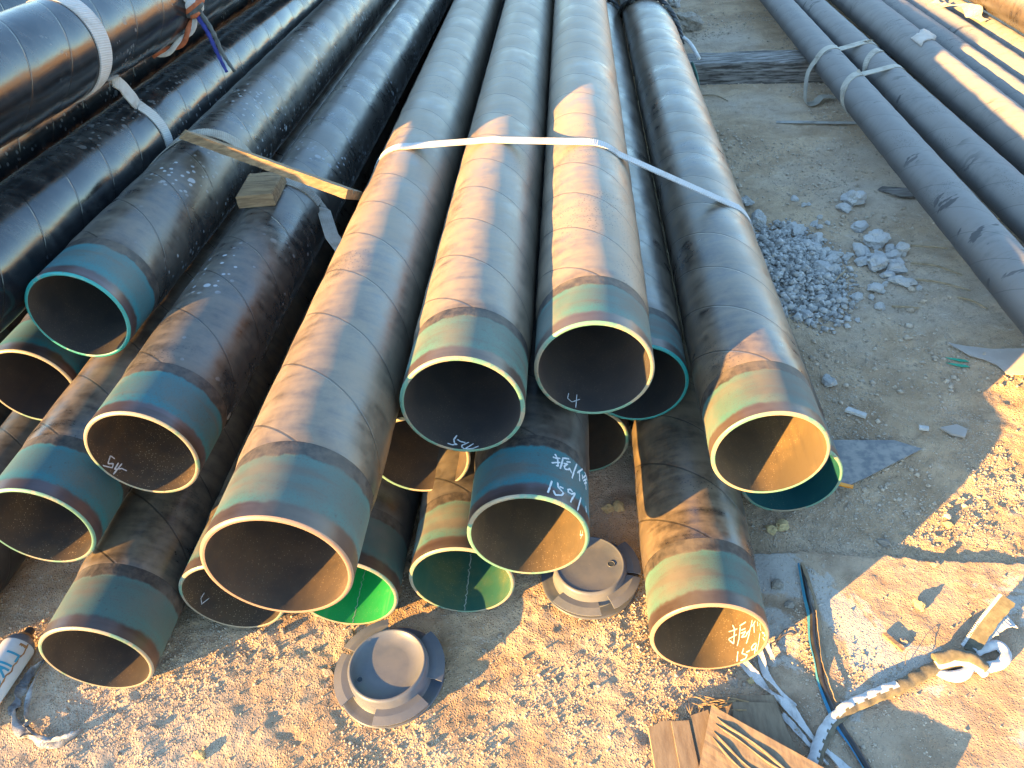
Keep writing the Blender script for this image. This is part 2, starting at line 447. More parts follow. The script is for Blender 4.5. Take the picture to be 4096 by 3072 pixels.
def link(name, data, mat=None, parent=None, loc=None):
    o = bpy.data.objects.new(name, data)
    COL.objects.link(o)
    if parent is not None: o.parent = parent
    if loc is not None: o.location = loc
    if mat is not None and data is not None:
        if len(data.materials) == 0: data.materials.append(None)
        o.material_slots[0].link = 'OBJECT'
        o.material_slots[0].material = mat
    return o


def tag(o, label, cat, group=None):
    o['label'] = label; o['category'] = cat
    if group: o['group'] = group
    return o


def structure(o):
    o['kind'] = 'structure'
    return o


def empty(name, loc, rot=(0, 0, 0)):
    o = bpy.data.objects.new(name, None)
    COL.objects.link(o)
    o.location = loc; o.rotation_euler = rot
    o.empty_display_size = 0.05
    return o


def base_mesh(name, verts, faces, mat, smooth=False, uvs=None, parent=None):
    """mesh object whose origin sits at its own base (or in the frame of its parent)"""
    V = np.array(verts, float)
    if parent is None:
        c = np.array([(V[:, 0].min() + V[:, 0].max()) / 2, (V[:, 1].min() + V[:, 1].max()) / 2, V[:, 2].min()])
    else:
        c = np.array(parent.location)
    V = V - c
    o = link(name, mesh_from(name, V.tolist(), faces, smooth, uvs), mat, parent)
    if parent is None: o.location = tuple(c)
    return o


def resample(path, k=6):
    """Catmull-Rom through the points"""
    P = [Vector(p) for p in path]
    if len(P) < 3:
        return [P[0].lerp(P[1], i / k) for i in range(k + 1)] if len(P) == 2 else P
    out = []
    for i in range(len(P) - 1):
        p0 = P[max(i - 1, 0)]; p1 = P[i]; p2 = P[i + 1]; p3 = P[min(i + 2, len(P) - 1)]
        for j in range(k):
            t = j / k
            out.append(0.5 * ((2 * p1) + (p2 - p0) * t + (2 * p0 - 5 * p1 + 4 * p2 - p3) * t * t + (3 * p1 - p0 - 3 * p2 + p3) * t ** 3))
    out.append(P[-1])
    return out


def tube(path, r, n=10, rfun=None, arc=(0.0, 2 * math.pi), closed=True, up=Vector((0, 0, 1))):
    V, F = [], []
    m = len(path)
    L = 0.0
    for i, p in enumerate(path):
        t = (path[min(i + 1, m - 1)] - path[max(i - 1, 0)]).normalized()
        s = t.cross(up)
        if s.length < 1e-4: s = t.cross(Vector((0, 1, 0)))
        s.normalize(); w = s.cross(t).normalized()
        if i: L += (p - path[i - 1]).length
        cnt = n if closed else n + 1
        for k in range(cnt):
            a = arc[0] + (arc[1] - arc[0]) * k / n
            rr = r if rfun is None else rfun(L, a, i / max(m - 1, 1))
            V.append(p + (s * math.cos(a) + w * math.sin(a)) * rr)
    cnt = n if closed else n + 1
    for i in range(m - 1):
        for k in range(n):
            a = i * cnt + k; b = i * cnt + (k + 1) % cnt
            F.append((a, b, b + cnt, a + cnt))
    if closed:
        F.append(tuple(range(n))[::-1]); F.append(tuple(range((m - 1) * cnt, m * cnt)))
    return V, F


def ribbon(path, width, thick, wvec=None, jag=0.0, uv=True):
    """flat band along path; wvec: width direction (vector, list or None = level and across)"""
    V, F, U = [], [], []
    m = len(path); L = 0.0
    for i, p in enumerate(path):
        t = (path[min(i + 1, m - 1)] - path[max(i - 1, 0)]).normalized()
        if i: L += (p - path[i - 1]).length
        w = wvec[i] if isinstance(wvec, list) else wvec
        if w is None: w = t.cross(Vector((0, 0, 1)))
        w = Vector(w); w = (w - t * w.dot(t)).normalized()
        nrm = w.cross(t).normalized()
        wd = width[i] if isinstance(width, list) else width
        j1 = random.uniform(-jag, jag); j2 = random.uniform(-jag, jag)
        for a, b in ((-0.5, 0), (0.5, 0), (0.5, 1), (-0.5, 1)):
            V.append(p + w * (a * wd + (j1 if a < 0 else j2)) + nrm * (b * thick))
            U.append((L, a * wd + (0.1 if b else 0)))
    for i in range(m - 1):
        a = i * 4
        for k in range(4):
            F.append((a + k, a + 4 + k, a + 4 + (k + 1) % 4, a + (k + 1) % 4))
    F.append((0, 1, 2, 3)); F.append(((m - 1) * 4 + 3, (m - 1) * 4 + 2, (m - 1) * 4 + 1, (m - 1) * 4))
    return V, F, U


def slab(poly, z0, z1):
    """prism from an outline of (x, y) or (x, y, z) points"""
    n = len(poly)
    V = [(p[0], p[1], (p[2] if len(p) > 2 else 0) + z0) for p in poly] + [(p[0], p[1], (p[2] if len(p) > 2 else 0) + z1) for p in poly]
    F = [tuple(range(n))[::-1], tuple(range(n, 2 * n))] + [(i, (i + 1) % n, (i + 1) % n + n, i + n) for i in range(n)]
    return V, F


# ------------------------------------------------------------------ ground
def axis(lo, hi, step_fun, far, n_far):
    a = [lo]
    while a[-1] < hi: a.append(a[-1] + step_fun(a[-1]))
    right = list(a[-1] + np.geomspace(0.05, far, n_far)); left = list(a[0] - np.geomspace(0.05, far, n_far))[::-1]
    return np.array(left + a + right)


gx = axis(-1.7, 2.5, lambda v: 0.0075, 400.0, 34)
gy = axis(0.40, 6.6, lambda v: 0.0055 + max(0.0, v - 0.9) * 0.0055, 400.0, 34)
XX, YY = np.meshgrid(gx, gy)
ZZ = height(XX, YY)
nx, ny = len(gx), len(gy)
me = bpy.data.meshes.new('ground')
me.vertices.add(nx * ny)
me.vertices.foreach_set('co', np.stack([XX.ravel(), YY.ravel(), ZZ.ravel()], 1).astype(np.float32).ravel())
idx = np.arange(nx * ny).reshape(ny, nx)
quads = np.stack([idx[:-1, :-1], idx[:-1, 1:], idx[1:, 1:], idx[1:, :-1]], -1).reshape(-1, 4)
me.loops.add(quads.size); me.polygons.add(len(quads))
me.loops.foreach_set('vertex_index', quads.ravel().astype(np.int32))
me.polygons.foreach_set('loop_start', np.arange(0, quads.size, 4, dtype=np.int32))
me.polygons.foreach_set('loop_total', np.full(len(quads), 4, dtype=np.int32))
me.polygons.foreach_set('use_smooth', np.ones(len(quads), dtype=bool))
me.update(calc_edges=True)
structure(link('ground', me, M['ground']))

# earth banks far round the yard, open towards the sun
V, F = [], []
na, nr = 220, 7
for i in range(na + 1):
    az = R_(-72 + 235 * i / na)
    crest = 5.2 + 3.2 * mnoise.noise(Vector((i * 0.13, 1.7, 0))) + 1.5 * mnoise.noise(Vector((i * 0.55, 5.1, 0))) + 0.8 * abs(mnoise.noise(Vector((i * 1.7, 9.1, 0))))
    for j in range(nr + 1):
        t = j / nr
        rad = 62 + 40 * t
        hgt = crest * math.sin(min(1.0, t * 1.6) * math.pi / 2) * (1 + 0.12 * mnoise.noise(Vector((i * 0.7, j * 1.3, 3.0)))) - 0.3
        V.append((rad * math.cos(az), rad * math.sin(az), hgt))
for i in range(na):
    for j in range(nr):
        a = i * (nr + 1) + j
        F.append((a, a + nr + 1, a + nr + 2, a + 1))
structure(link('hills', mesh_from('hills', V, F), M['hill']))

# concrete pad in the foreground, its broken edge towards the pipes
EDGE = [(0.33, 1.098), (0.384, 1.104), (0.445, 1.099), (0.507, 1.103), (0.55, 1.096), (0.622, 1.087), (0.657, 1.093), (0.728, 1.077), (0.815, 1.074), (0.936, 1.067), (1.3, 1.05)]
ex, ey = [e[0] for e in EDGE], [e[1] for e in EDGE]
px_ = np.arange(0.335, 1.30, 0.006)
V, F = [], []
rows = 110
for i, x in enumerate(px_):
    e = float(np.interp(x, ex, ey)) + 0.007 * mnoise.noise(Vector((x * 45, 0, 0))) + 0.004 * mnoise.noise(Vector((x * 130, 3, 0)))
    for j in range(rows + 1):
        y = 0.42 + (e - 0.42) * (j / rows) ** 0.8
        fade = min(1.0, max(0.0, (x - 0.345) / 0.10)) ** 0.6
        hh = 0.0105 * fade + (float(fbm(np.array([x * 24]), np.array([y * 24]), 3, 55)[0]) - 0.5) * 0.006 + (mnoise.noise(Vector((x * 110, y * 110, 0)))) * 0.0012
        if j == rows: hh -= 0.006
        V.append((x, y, hh - 0.006 * (1 - fade)))
    V.append((x, e + 0.006, -0.02))
st = rows + 2
for i in range(len(px_) - 1):
    for j in range(rows + 1):
        a = i * st + j
        F.append((a, a + st, a + st + 1, a + 1))
structure(base_mesh('concrete_pad', V, F, M['pad'], smooth=True))


def gz(x, y):
    z = H(x, y)
    if x > 0.44 and y < float(np.interp(x, ex, ey)) - 0.01: z = max(z, 0.0115)
    elif x > 0.345 and y < float(np.interp(x, ex, ey)) - 0.01: z = max(z, 0.006)
    return z


# ------------------------------------------------------------------ pipes
_pm = {}


def ring_mesh(name, prof, n, inward=False, smooth=True, lap=False):
    """surface of revolution about +y from (y, r) pairs"""
    V, F = [], []
    for (yy, r) in prof:
        for k in range(n):
            th = 2 * math.pi * k / n          # 0 at the top, clockwise seen from the open end
            rr = r
            if lap and yy > 0.19:
                f = ((yy + LEAD * (th if th < math.pi else th - 2 * math.pi) / (2 * math.pi)) / PITCH) % 1.0
                rr = r + 0.0017 * math.sin(math.pi * f) ** 0.7 - 0.0010
            V.append((rr * math.sin(th), yy, rr * math.cos(th)))
    for i in range(len(prof) - 1):
        for k in range(n):
            a = i * n + k; b = i * n + (k + 1) % n
            F.append((a, a + n, b + n, b) if inward else (a, b, b + n, a + n))
    return mesh_from(name, V, F, smooth)


def pipe_meshes(Rc, fine):
    key = (Rc, fine)
    if key in _pm: return _pm[key]
    Rs = Rc - 0.003; wall = 0.0075; Rb = Rs - wall
    length = 12.0
    yy = [0.150, 0.156, 0.164, 0.172, 0.180]
    y = 0.19
    while y < (5.2 if fine else 0.0): yy.append(y); y += 0.02
    yy += list(np.linspace(max(y, 0.3), length - 0.2, 24))
    prof = []
    for q in yy:
        f = min(1.0, max(0.0, (q - 0.150) / 0.022))
        prof.append((q, Rs + 0.0002 + (Rc - Rs - 0.0002) * f ** 0.7))
    coat = ring_mesh('coating', prof, 72, lap=fine)
    band = ring_mesh('end_band', [(0.0035, Rs), (0.02, Rs), (0.05, Rs), (0.09, Rs), (0.13, Rs), (0.158, Rs)], 72)
    rim = ring_mesh('bevel_rim', [(0.0036, Rs + 0.0001), (0.0022, Rs - 0.0006), (0.0, Rs - 0.0040), (-0.0003, Rs - 0.0052), (0.0008, Rb - 0.0001)], 72)
    rim2 = rim
    bore = ring_mesh('bore', [(0.0009, Rb), (0.03, Rb), (0.1, Rb), (0.3, Rb), (1.0, Rb), (4.0, Rb), (length - 0.2, Rb)], 72, inward=True)
    back = ring_mesh('far_rim', [(length - 0.2, Rb), (length - 0.2, Rc)], 72)
    # rim runs from the outside inwards along -y: flip so that it faces the open end
    for m_ in (rim, back):
        m_.flip_normals()
    _pm[key] = (coat, band, rim2, bore, back)
    return _pm[key]


PIPES = {}


def pipe(key, name, label, x, y, z, yaw=0.4, tilt=0.0, Rc=0.1125, coat='coat_dark', band='band_brown', rim='rim_cream', bore='bore_dark', group='black coated pipes stacked in the pile', fine=True):
    root = empty(name, (x, y, z), (R_(tilt), 0, -R_(yaw)))
    tag(root, label, 'pipe', group)
    c, b, r, i, bk = pipe_meshes(Rc, fine)
    link('coating', c, M[coat], root); eb = link('end_band', b, M[band], root)
    link('bevel_rim', r, M[rim], root); bo = link('bore', i, M[bore], root); link('far_rim', bk, M['rim_bare'], root)
    PIPES[key] = dict(root=root, bore=bo, band=eb, c=Vector((x, y, z)), yaw=R_(yaw), tilt=R_(tilt), R=Rc)
    return root


def axis_at(key, y):
    p = PIPES[key]
    d = Vector((math.sin(p['yaw']) * math.cos(p['tilt']), math.cos(p['yaw']) * math.cos(p['tilt']), math.sin(p['tilt'])))
    return p['c'] + d * ((y - p['c'].y) / d.y)


N = 'steel_pipe'
pipe('L0', N, 'glossy black pipe high on the pile, wrapped by a wide white strap', -1.2676, 1.25, 0.968, 1.56, -1.29, coat='coat_gloss', band='band_teal')
pipe('L00', N, 'dark pipe on top of the pile beyond the strapped glossy pipe', -1.535, 1.30, 0.985, 1.2, -1.0, coat='coat_gloss')
pipe('L0b', N, 'dark pipe in the gap below the strapped glossy top pipe', -1.518, 1.12, 0.752, 0.75, -0.6, coat='coat_gloss')
pipe('L1', N, 'black pipe crossed by the taut white strap below the glossy top pipe', -1.2822, 1.07, 0.6575, 0.75, -0.88, coat='coat_gloss', band='band_teal')
pipe('L2', N, 'black pipe with a turquoise rim and water spots, end of broken plank on it', -1.062, 1.296, 0.568, 0.56, -0.17, coat='coat_spot', band='band_teal', rim='rim_teal', bore='bore_dark')
pipe('L3', N, 'water-spotted pipe with 54 chalked inside its mouth', -0.839, 1.003, 0.439, 1.09, 0.22, coat='coat_spot', band='band_teal', rim='rim_cream', bore='bore_rust')
pipe('D', N, 'pipe with a clean peach steel rim jutting out over the others', -0.438, 0.655, 0.544, -0.20, -0.69, coat='coat_dusty', band='band_dusty', rim='rim_bare', bore='bore_brown')
pipe('P54', N, 'pipe with 5-4 chalked inside its mouth', -0.204, 0.989, 0.551, 0.45, -0.12, coat='coat_dusty', band='band_faint', rim='rim_green', bore='bore_dark')
pipe('P4', N, 'pipe with a single 4 chalked inside its chipped mouth', 0.027, 1.095, 0.540, 0.48, 0.85, coat='coat_dusty', band='band_dusty', rim='rim_green', bore='bore_dark')
pipe('P4b', N, 'turquoise-rimmed pipe tucked between the pipe chalked 4 and the bundle edge', 0.131, 1.320, 0.320, 0.57, 0.08, coat='coat_dusty2', band='band_dusty', rim='rim_teal', bore='bore_dark')
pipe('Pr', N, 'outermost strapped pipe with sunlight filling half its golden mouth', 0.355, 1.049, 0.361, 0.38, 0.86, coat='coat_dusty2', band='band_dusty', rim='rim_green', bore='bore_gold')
pipe('Pr2', N, 'pipe with dark teal lining beneath the outermost strapped pipe', 0.456, 1.187, 0.148, 0.18, 0.49, coat='coat_dark', band='band_dusty', rim='rim_green', bore='bore_teal')
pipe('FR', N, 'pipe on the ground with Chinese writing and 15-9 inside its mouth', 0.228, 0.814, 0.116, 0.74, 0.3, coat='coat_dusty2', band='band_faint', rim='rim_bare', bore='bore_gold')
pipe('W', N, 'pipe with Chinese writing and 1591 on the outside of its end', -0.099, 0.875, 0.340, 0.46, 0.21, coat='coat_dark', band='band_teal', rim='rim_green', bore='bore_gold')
pipe('G1', N, 'pipe with a bright green lining below the peach-rimmed pipe', -0.492, 0.915, 0.114, -0.27, 0.0, coat='coat_dark', band='band_brown', rim='rim_cream', bore='bore_green')
pipe('G2', N, 'pipe with a dull green lining and pale streak, lying below the 1591 pipe', -0.253, 0.946, 0.113, 0.24, 0.2, coat='coat_dark', band='band_dusty', rim='rim_cream', bore='bore_dgreen')
pipe('BP', N, 'brown-mouthed pipe wedged under the pipe chalked 5-4', -0.341, 1.126, 0.300, -0.09, -0.06, coat='coat_dark', band='band_brown', rim='rim_cream', bore='bore_brown')
pipe('BP2', N, 'recessed pipe in the dark gap behind the 1591 pipe', 0.006, 1.357, 0.114, -0.04, 0.0, coat='coat_dark', band='band_brown', rim='rim_green', bore='bore_brown')
pipe('M1', N, 'half-hidden pipe with a sunlit rim below the turquoise-rimmed pipe', -1.279, 1.312, 0.367, 0.1, 0.0, coat='coat_dark', band='band_teal', rim='rim_cream', bore='bore_dark')
pipe('M2', N, 'pipe with speckled rusty mouth beside the pipe chalked 54', -1.058, 0.918, 0.330, -0.09, -0.10, coat='coat_dusty2', band='band_teal', rim='rim_green', bore='bore_rust')
pipe('FL', N, 'pipe lying on the ground right beside the spray can', -0.957, 0.766, 0.114, -0.1, 0.0, coat='coat_dusty2', band='band_dusty', rim='rim_cream', bore='bore_brown')
pipe('M3', N, 'pipe with a faint chalk mark, half hidden behind the peach-rimmed pipe', -0.729, 0.905, 0.117, 0.3, 0.0, coat='coat_dusty2', band='band_dusty', rim='rim_cream', bore='bore_rust')
pipe('M0', N, 'dark pipe lying on the ground just beyond the spray can nozzle', -1.407, 0.83, 0.114, 0.1, 0.0, coat='coat_dark')
pipe('M0c', N, 'recessed ground pipe in the dark under the rusty-mouthed pipe', -1.182, 1.65, 0.114, 0.1, 0.0, coat='coat_dark')
pipe('M0b', N, 'outer ground pipe behind the one by the spray can', -1.637, 1.00, 0.114, 0.1, 0.0, coat='coat_dark')
pipe('M1b', N, 'shaded second-layer pipe beyond the half-hidden sunlit rim', -1.515, 1.36, 0.376, 0.1, 0.0, coat='coat_dark')
GR = 'slimmer grey pipes lying in a row across the yard'
pipe('R1', 'steel_pipe', 'slim grey pipe lying next to the bare yard, webbing strap round it', 1.2485 - 0.0331, 0.45, 0.178, 0.5, 0.0, Rc=0.068, coat='coat_grey', group=GR)
pipe('R2', 'steel_pipe', 'slim grey pipe second from the bare yard, with strap crossing over', 1.4515, 0.45, 0.1775, -0.4, 0.0, Rc=0.0665, coat='coat_grey', group=GR)
pipe('R3', 'steel_pipe', 'thicker dusty grey pipe carrying a torn scrap of cloth', 1.648, 0.45, 0.190, 0.18, 0.0, Rc=0.08, coat='coat_grey', group=GR)
pipe('R4', 'steel_pipe', 'slim grey pipe just beyond the pipe carrying the torn scrap', 1.8184, 0.45, 0.1775, 0.1, 0.0, Rc=0.0665, coat='coat_grey', group=GR)
pipe('R5', 'steel_pipe', 'slim grey pipe with beige webbing bunched on it', 1.9560, 0.45, 0.1775, 0.08, 0.0, Rc=0.0665, coat='coat_grey', group=GR)
pipe('R6', 'steel_pipe', 'slim grey pipe under the thick sunlit pipe', 2.0935, 0.45, 0.1775, 0.08, 0.0, Rc=0.0665, coat='coat_grey', group=GR)
pipe('R7', 'steel_pipe', 'thick sunlit pipe resting on the row of slim pipes', 2.130, 0.9, 0.3475, 0.5, 0.0, Rc=0.1035, coat='coat_dusty', group=GR)

# chalk writing, (distance from the mouth, angle from the top) strokes laid on the steel
WRITING = {
    'L3': (-1, [[(0.034, -109.8), (0.016, -112.3)], [(0.034, -110), (0.035, -116)], [(0.016, -112.3), (0.024, -117.6), (0.015, -119.1), (0.005, -108.7)], [(0.033, -121.8), (0.015, -122.1), (0.026, -128.1), (0.027, -134.1)], [(0.036, -125.4), (0.004, -123.9)]]),
    'P54': (-1, [[(0.036,-165.5),(0.023,-163.1),(0.014,-164.4),(0.012,-167.1),(0.009,-162.4),(0.01,-157.3)],[(0.025,-166.6),(0.021,-170.1),(0.019,-175.5)],[(0.02,-179.0),(0.012,-172.6),(0.007,-172.3),(0.002,-175.5)],[(0.016,-184.2),(0.002,-175.6)],[(0.002,-176.6),(0.003,-184.3),(0.008,-190.0)]]),
    'P4': (-1, [[(0.042, -151.2), (0.026, -149.9), (0.02, -155), (0.034, -164.5)], [(0.046, -161), (0.006, -159.5)]]),
    'M3': (-1, [[(0.046, -115.5), (0.03, -114.2), (0.02, -118.8)], [(0.019, -117.9), (0.042, -124.5)]]),
    'FR': (-1, [[(0.083, 141.5), (0.072, 139.8), (0.042, 144.1), (0.055, 149.1)], [(0.071, 147.5), (0.07, 136.4)], [(0.056, 148.7), (0.059, 138.1)], [(0.074, 132.8), (0.074, 122.9)], [(0.072, 131.8), (0.048, 136.6), (0.035, 140.3)], [(0.063, 131.6), (0.062, 125.5)], [(0.057, 132.9), (0.056, 125.7)], [(0.055, 125.8), (0.049, 133.3), (0.046, 127.1), (0.05, 123.2)], [(0.05, 125.8), (0.053, 118)], [(0.048, 120.5), (0.031, 128.3)], [(0.067, 111.8), (0.047, 121.8)], [(0.059, 106.1), (0.056, 115.3)], [(0.057, 110.2), (0.04, 112.8)], [(0.052, 101.8), (0.044, 103)], [(0.043, 96.6), (0.029, 98.1)], [(0.028, 101.4), (0.002, 115.3)], [(0.022, 95.9), (0.012, 88.0), (0.009, 90.8), (0.004, 84.0)], [(0.013, 96.6), (0.002, 92.7)], [(0.024, 140.7), (0.004, 143.9)], [(0.025, 132.8), (0.016, 136.2), (0.008, 129.9), (0.003, 133), (0.003, 139.8)], [(0.014, 130.6), (0.014, 125)], [(0.018, 113.2), (0.020, 117.5), (0.018, 122.0), (0.012, 122.0), (0.011, 117.5), (0.016, 113.0), (0.010, 116.0), (0.002, 119.5)]]),
    'W': (1, [[(0.111,27.4),(0.101,30.1),(0.084,30.9),(0.083,28.6)],[(0.102,25.2),(0.101,27.8),(0.105,33.0)],[(0.086,24.1),(0.095,33.2)],[(0.116,43.5),(0.109,36.0),(0.096,35.0),(0.079,33.0)],[(0.104,40.0),(0.11,45.2)],[(0.096,36.7),(0.101,41.6),(0.09,37.5),(0.084,38.6),(0.088,42.8),(0.093,43.9),(0.084,46.8)],[(0.118,54.2),(0.096,50.3),(0.072,47.0)],[(0.122,64.6),(0.096,54.6)],[(0.105,58.3),(0.081,58.6)],[(0.106,63.7),(0.095,64.2)],[(0.122,69.1),(0.12,75.1),(0.112,76.2)],[(0.101,65.7),(0.119,72.5)],[(0.093,65.5),(0.112,73.9)],[(0.09,67.7),(0.106,75.3)],[(0.105,71.8),(0.083,72.6)],[(0.043,24.9),(0.025,22.9),(0.013,21.3)],[(0.044,30.7),(0.034,31.1),(0.025,37.0),(0.018,35.0),(0.013,28.6),(0.022,26.6)],[(0.036,32.6),(0.036,37.0)],[(0.04,47.7),(0.043,45.1),(0.039,42.1),(0.033,42.4),(0.034,46.7),(0.042,51.2),(0.032,49.2),(0.02,46.3),(0.013,45.1)],[(0.045,60.5),(0.006,54.3)],[(0.041,70.7),(0.027,71.7)]]),
    'W_': (-1, [[(0.049, 112.8), (0.04, 115), (0.03, 106.7)], [(0.039, 106.5), (0.03, 114.2)]]),
}
for key, (side, strokes) in WRITING.items():
    k = key.rstrip('_')
    p = PIPES[k]
    rad = (p['R'] - 0.003 + 0.0004) if side > 0 else (p['R'] - 0.0105 - 0.0004)
    V, F = [], []
    wid = 0.0030 if k == 'FR' else 0.0042 if k == 'W' else 0.0034
    if key in ('M3', 'W_', 'P4'): wid = 0.0020
    for sk in strokes:
        pts = []
        for i in range(len(sk) - 1):
            for j in range(8): pts.append((sk[i][0] + (sk[i + 1][0] - sk[i][0]) * j / 8, sk[i][1] + (sk[i + 1][1] - sk[i][1]) * j / 8))
        pts.append(sk[-1])
        b0 = len(V)
        for i, (s_, a_) in enumerate(pts):
            q0 = pts[max(i - 1, 0)]; q1 = pts[min(i + 1, len(pts) - 1)]
            dx = R_(q1[1] - q0[1]) * rad; dy = q1[0] - q0[0]; ln = math.hypot(dx, dy) or 1
            wv = wid * (0.8 + 0.35 * mnoise.noise(Vector((i * 0.6, s_ * 90, a_)))) * (0.7 if i in (0, len(pts) - 1) else 1) / 2
            for sg in (-1, 1):
                th = R_(a_) + sg * wv * (-dy / ln) / rad; yy = max(s_ + sg * wv * (dx / ln), 0.0012)
                V.append((rad * math.sin(th), yy, rad * math.cos(th)))
        for i in range(len(pts) - 1):
            a = b0 + 2 * i
            F.append((a, a + 1, a + 3, a + 2))
    link('chalk_writing', mesh_from('chalk_writing', V, F), M['chalk'], p['band'] if side > 0 else p['bore'])

# pale drip running down inside the dull green and the bright green mouths
for k, amp in (('G2', 0.0035), ('G1', 0.0025)):
    p = PIPES[k]; rad = p['R'] - 0.0105 - 0.0004
    V, F = [], []
    for i in range(41):
        s_ = 0.002 + 0.15 * i / 40
        a_ = math.pi + 0.06 + 0.05 * mnoise.noise(Vector((i * 0.45, 2, 0))) + 0.02 * mnoise.noise(Vector((i * 1.4, 7, 0)))
        w_ = amp * (0.6 + 0.6 * mnoise.noise(Vector((i * 0.8, 4, 0)))) / rad
        for sg in (-1, 1): V.append((rad * math.sin(a_ + sg * w_ / 2), s_, rad * math.cos(a_ + sg * w_ / 2)))
        if i < 40: F.append((2 * i, 2 * i + 1, 2 * i + 3, 2 * i + 2))
    link('drip_stain', mesh_from('drip_stain', V, F), M['drip'], p['bore'])


# ------------------------------------------------------------------ timbers under and between the pipes
def timber_box(name, p0, p1, w, h, mat, rough=0.004, seed=0, nseg=40):
    """rough-sawn beam from p0 to p1 (centre line of its underside)"""
    p0, p1 = Vector(p0), Vector(p1)
    t = (p1 - p0).normalized(); s = t.cross(Vector((0, 0, 1))).normalized(); u = s.cross(t)
    prof = [(-1, 0), (-0.9, 0), (0, 0), (0.9, 0), (1, 0), (1, 0.3), (1, 0.6), (1, 0.92), (0.93, 1), (0.4, 1), (-0.1, 1), (-0.6, 1), (-0.93, 1), (-1, 0.92), (-1, 0.6), (-1, 0.3)]
    V, F = [], []
    n = len(prof)
    for i in range(nseg + 1):
        c = p0.lerp(p1, i / nseg)
        for k, (a, b) in enumerate(prof):
            d = rough * (mnoise.noise(Vector((i * 0.18, k * 2.3, seed))) + 0.5 * mnoise.noise(Vector((i * 0.9, k * 3.1, seed + 5))))
            V.append(c + s * (a * w / 2 + (d if abs(a) > 0.9 else 0)) + u * (b * h + (d if b > 0.5 else 0)))
    for i in range(nseg):
        for k in range(n):
            a = i * n + k; b = i * n + (k + 1) % n
            F.append((a, a + n, b + n, b))
    F.append(tuple(range(n))); F.append(tuple(range(nseg * n, nseg * n + n))[::-1])
    return base_mesh(name, V, F, mat)


tag(timber_box('timber_sleeper', (0.55, 4.345, -0.004), (1.45, 4.262, -0.004), 0.20, 0.112, M['timber'], 0.006, 3), 'grey weathered timber sleeper lying on the yard under the slim pipes', 'timber')
tag(timber_box('timber_sleeper', (1.55, 4.26, -0.004), (2.5, 4.17, -0.004), 0.20, 0.112, M['timber'], 0.006, 8), 'weathered sleeper end hidden under the row of slim grey pipes', 'timber')
tag(timber_box('timber_sleeper', (1.05, 0.60, -0.004), (2.4, 0.56, -0.004), 0.18, 0.112, M['timber'], 0.006, 12), 'weathered sleeper under the near ends of the slim grey pipes', 'timber')
tag(timber_box('timber_batten', (-1.75, 4.3, 0.735), (-1.02, 4.28, 0.700), 0.08, 0.075, M['timber'], 0.003, 15), 'timber batten between the glossy top pipe and pipes below it', 'timber')

# broken plank from the turquoise-rimmed pipe to the peach-rimmed pipe
pa, pb = Vector((-1.015, 1.935, 0.697)), Vector((-0.562, 1.772, 0.583))
t = (pb - pa).normalized(); sd = t.cross(Vector((0, 0, 1))).normalized(); un = sd.cross(t)
sd = (sd * math.cos(0.5) + un * math.sin(0.5)).normalized(); un = sd.cross(t)
prof = [(-1, 0), (1, 0), (1, 1), (0.32, 1.06), (0.16, 0.55), (0.06, 0.62), (-0.02, 0.95), (-1, 0.92)]
plank = empty('broken_plank', tuple((pa + pb) / 2))
tag(plank, 'split brown plank with a splintered end lying across the pipes', 'plank')
V, F = [], []
for i in range(37):
    f = i / 36
    c = pa.lerp(pb, f)
    for k, (a, b) in enumerate(prof):
        d = 0.0016 * mnoise.noise(Vector((i * 0.5, k * 3.0, 1)))
        e = Vector((0, 0, 0))
        if i == 0: e = t * random.uniform(-0.02, 0.03)
        w = 0.034 + 0.006 * f
        V.append(c + sd * (a * w + d) + un * (b * 0.024 + d) + e)
n = len(prof)
for i in range(36):
    for k in range(n):
        a = i * n + k; b = i * n + (k + 1) % n
        F.append((a, a + n, b + n, b))
F.append(tuple(range(n))); F.append(tuple(range(36 * n, 37 * n))[::-1])
base_mesh('board', V, F, M['split_wood'], parent=plank)
for i in range(9):
    a = random.uniform(-0.95, 0.95); b = random.uniform(0.1, 0.95)
    q = pa + sd * (a * 0.026) + un * (b * 0.018) + t * 0.02
    e = q - t * random.uniform(0.025, 0.060) + sd * random.uniform(-0.004, 0.004) + un * random.uniform(-0.002, 0.004)
    V, F = tube([q, q.lerp(e, 0.5), e], 0.003, 5, lambda L, a_, f: 0.0032 * (1.02 - f))
    base_mesh('splinter', V, F, M['split_wood'], parent=plank)
tag(timber_box('wood_block', (-0.835, 1.815, 0.556), (-0.845, 1.955, 0.558), 0.098, 0.034, M['split_wood'], 0.0015, 21, 12), 'short sawn wood block on the pipe chalked 54, under the plank', 'wood block')


# ------------------------------------------------------------------ straps
def arc_on(key, y0, y1, a0, a1, n=14, off=0.0032):
    """points round a pipe: angle from its top, clockwise, y drifting from y0 to y1"""
    out = []
    for i in range(n + 1):
        f = i / n
        y = y0 + (y1 - y0) * f; c = axis_at(key, y); a = R_(a0 + (a1 - a0) * f); r = PIPES[key]['R'] + off
        out.append(c + Vector((r * math.sin(a), 0, r * math.cos(a))))
    return out


def strap(name, path, width, mat, label, thick=0.0028, group=None, wvec=(0, 1, 0), cat='strap', jag=0.0):
    pts = []
    for a, b in zip(path[:-1], path[1:]):
        k = max(1, int((b - a).length / 0.02))
        pts += [a.lerp(b, i / k) for i in range(k)]
    pts.append(path[-1])
    V, F, U = ribbon(pts, width, thick, Vector(wvec) if wvec is not None else None, jag)
    return tag(base_mesh(name, V, F, mat, uvs=U), label, cat, group)


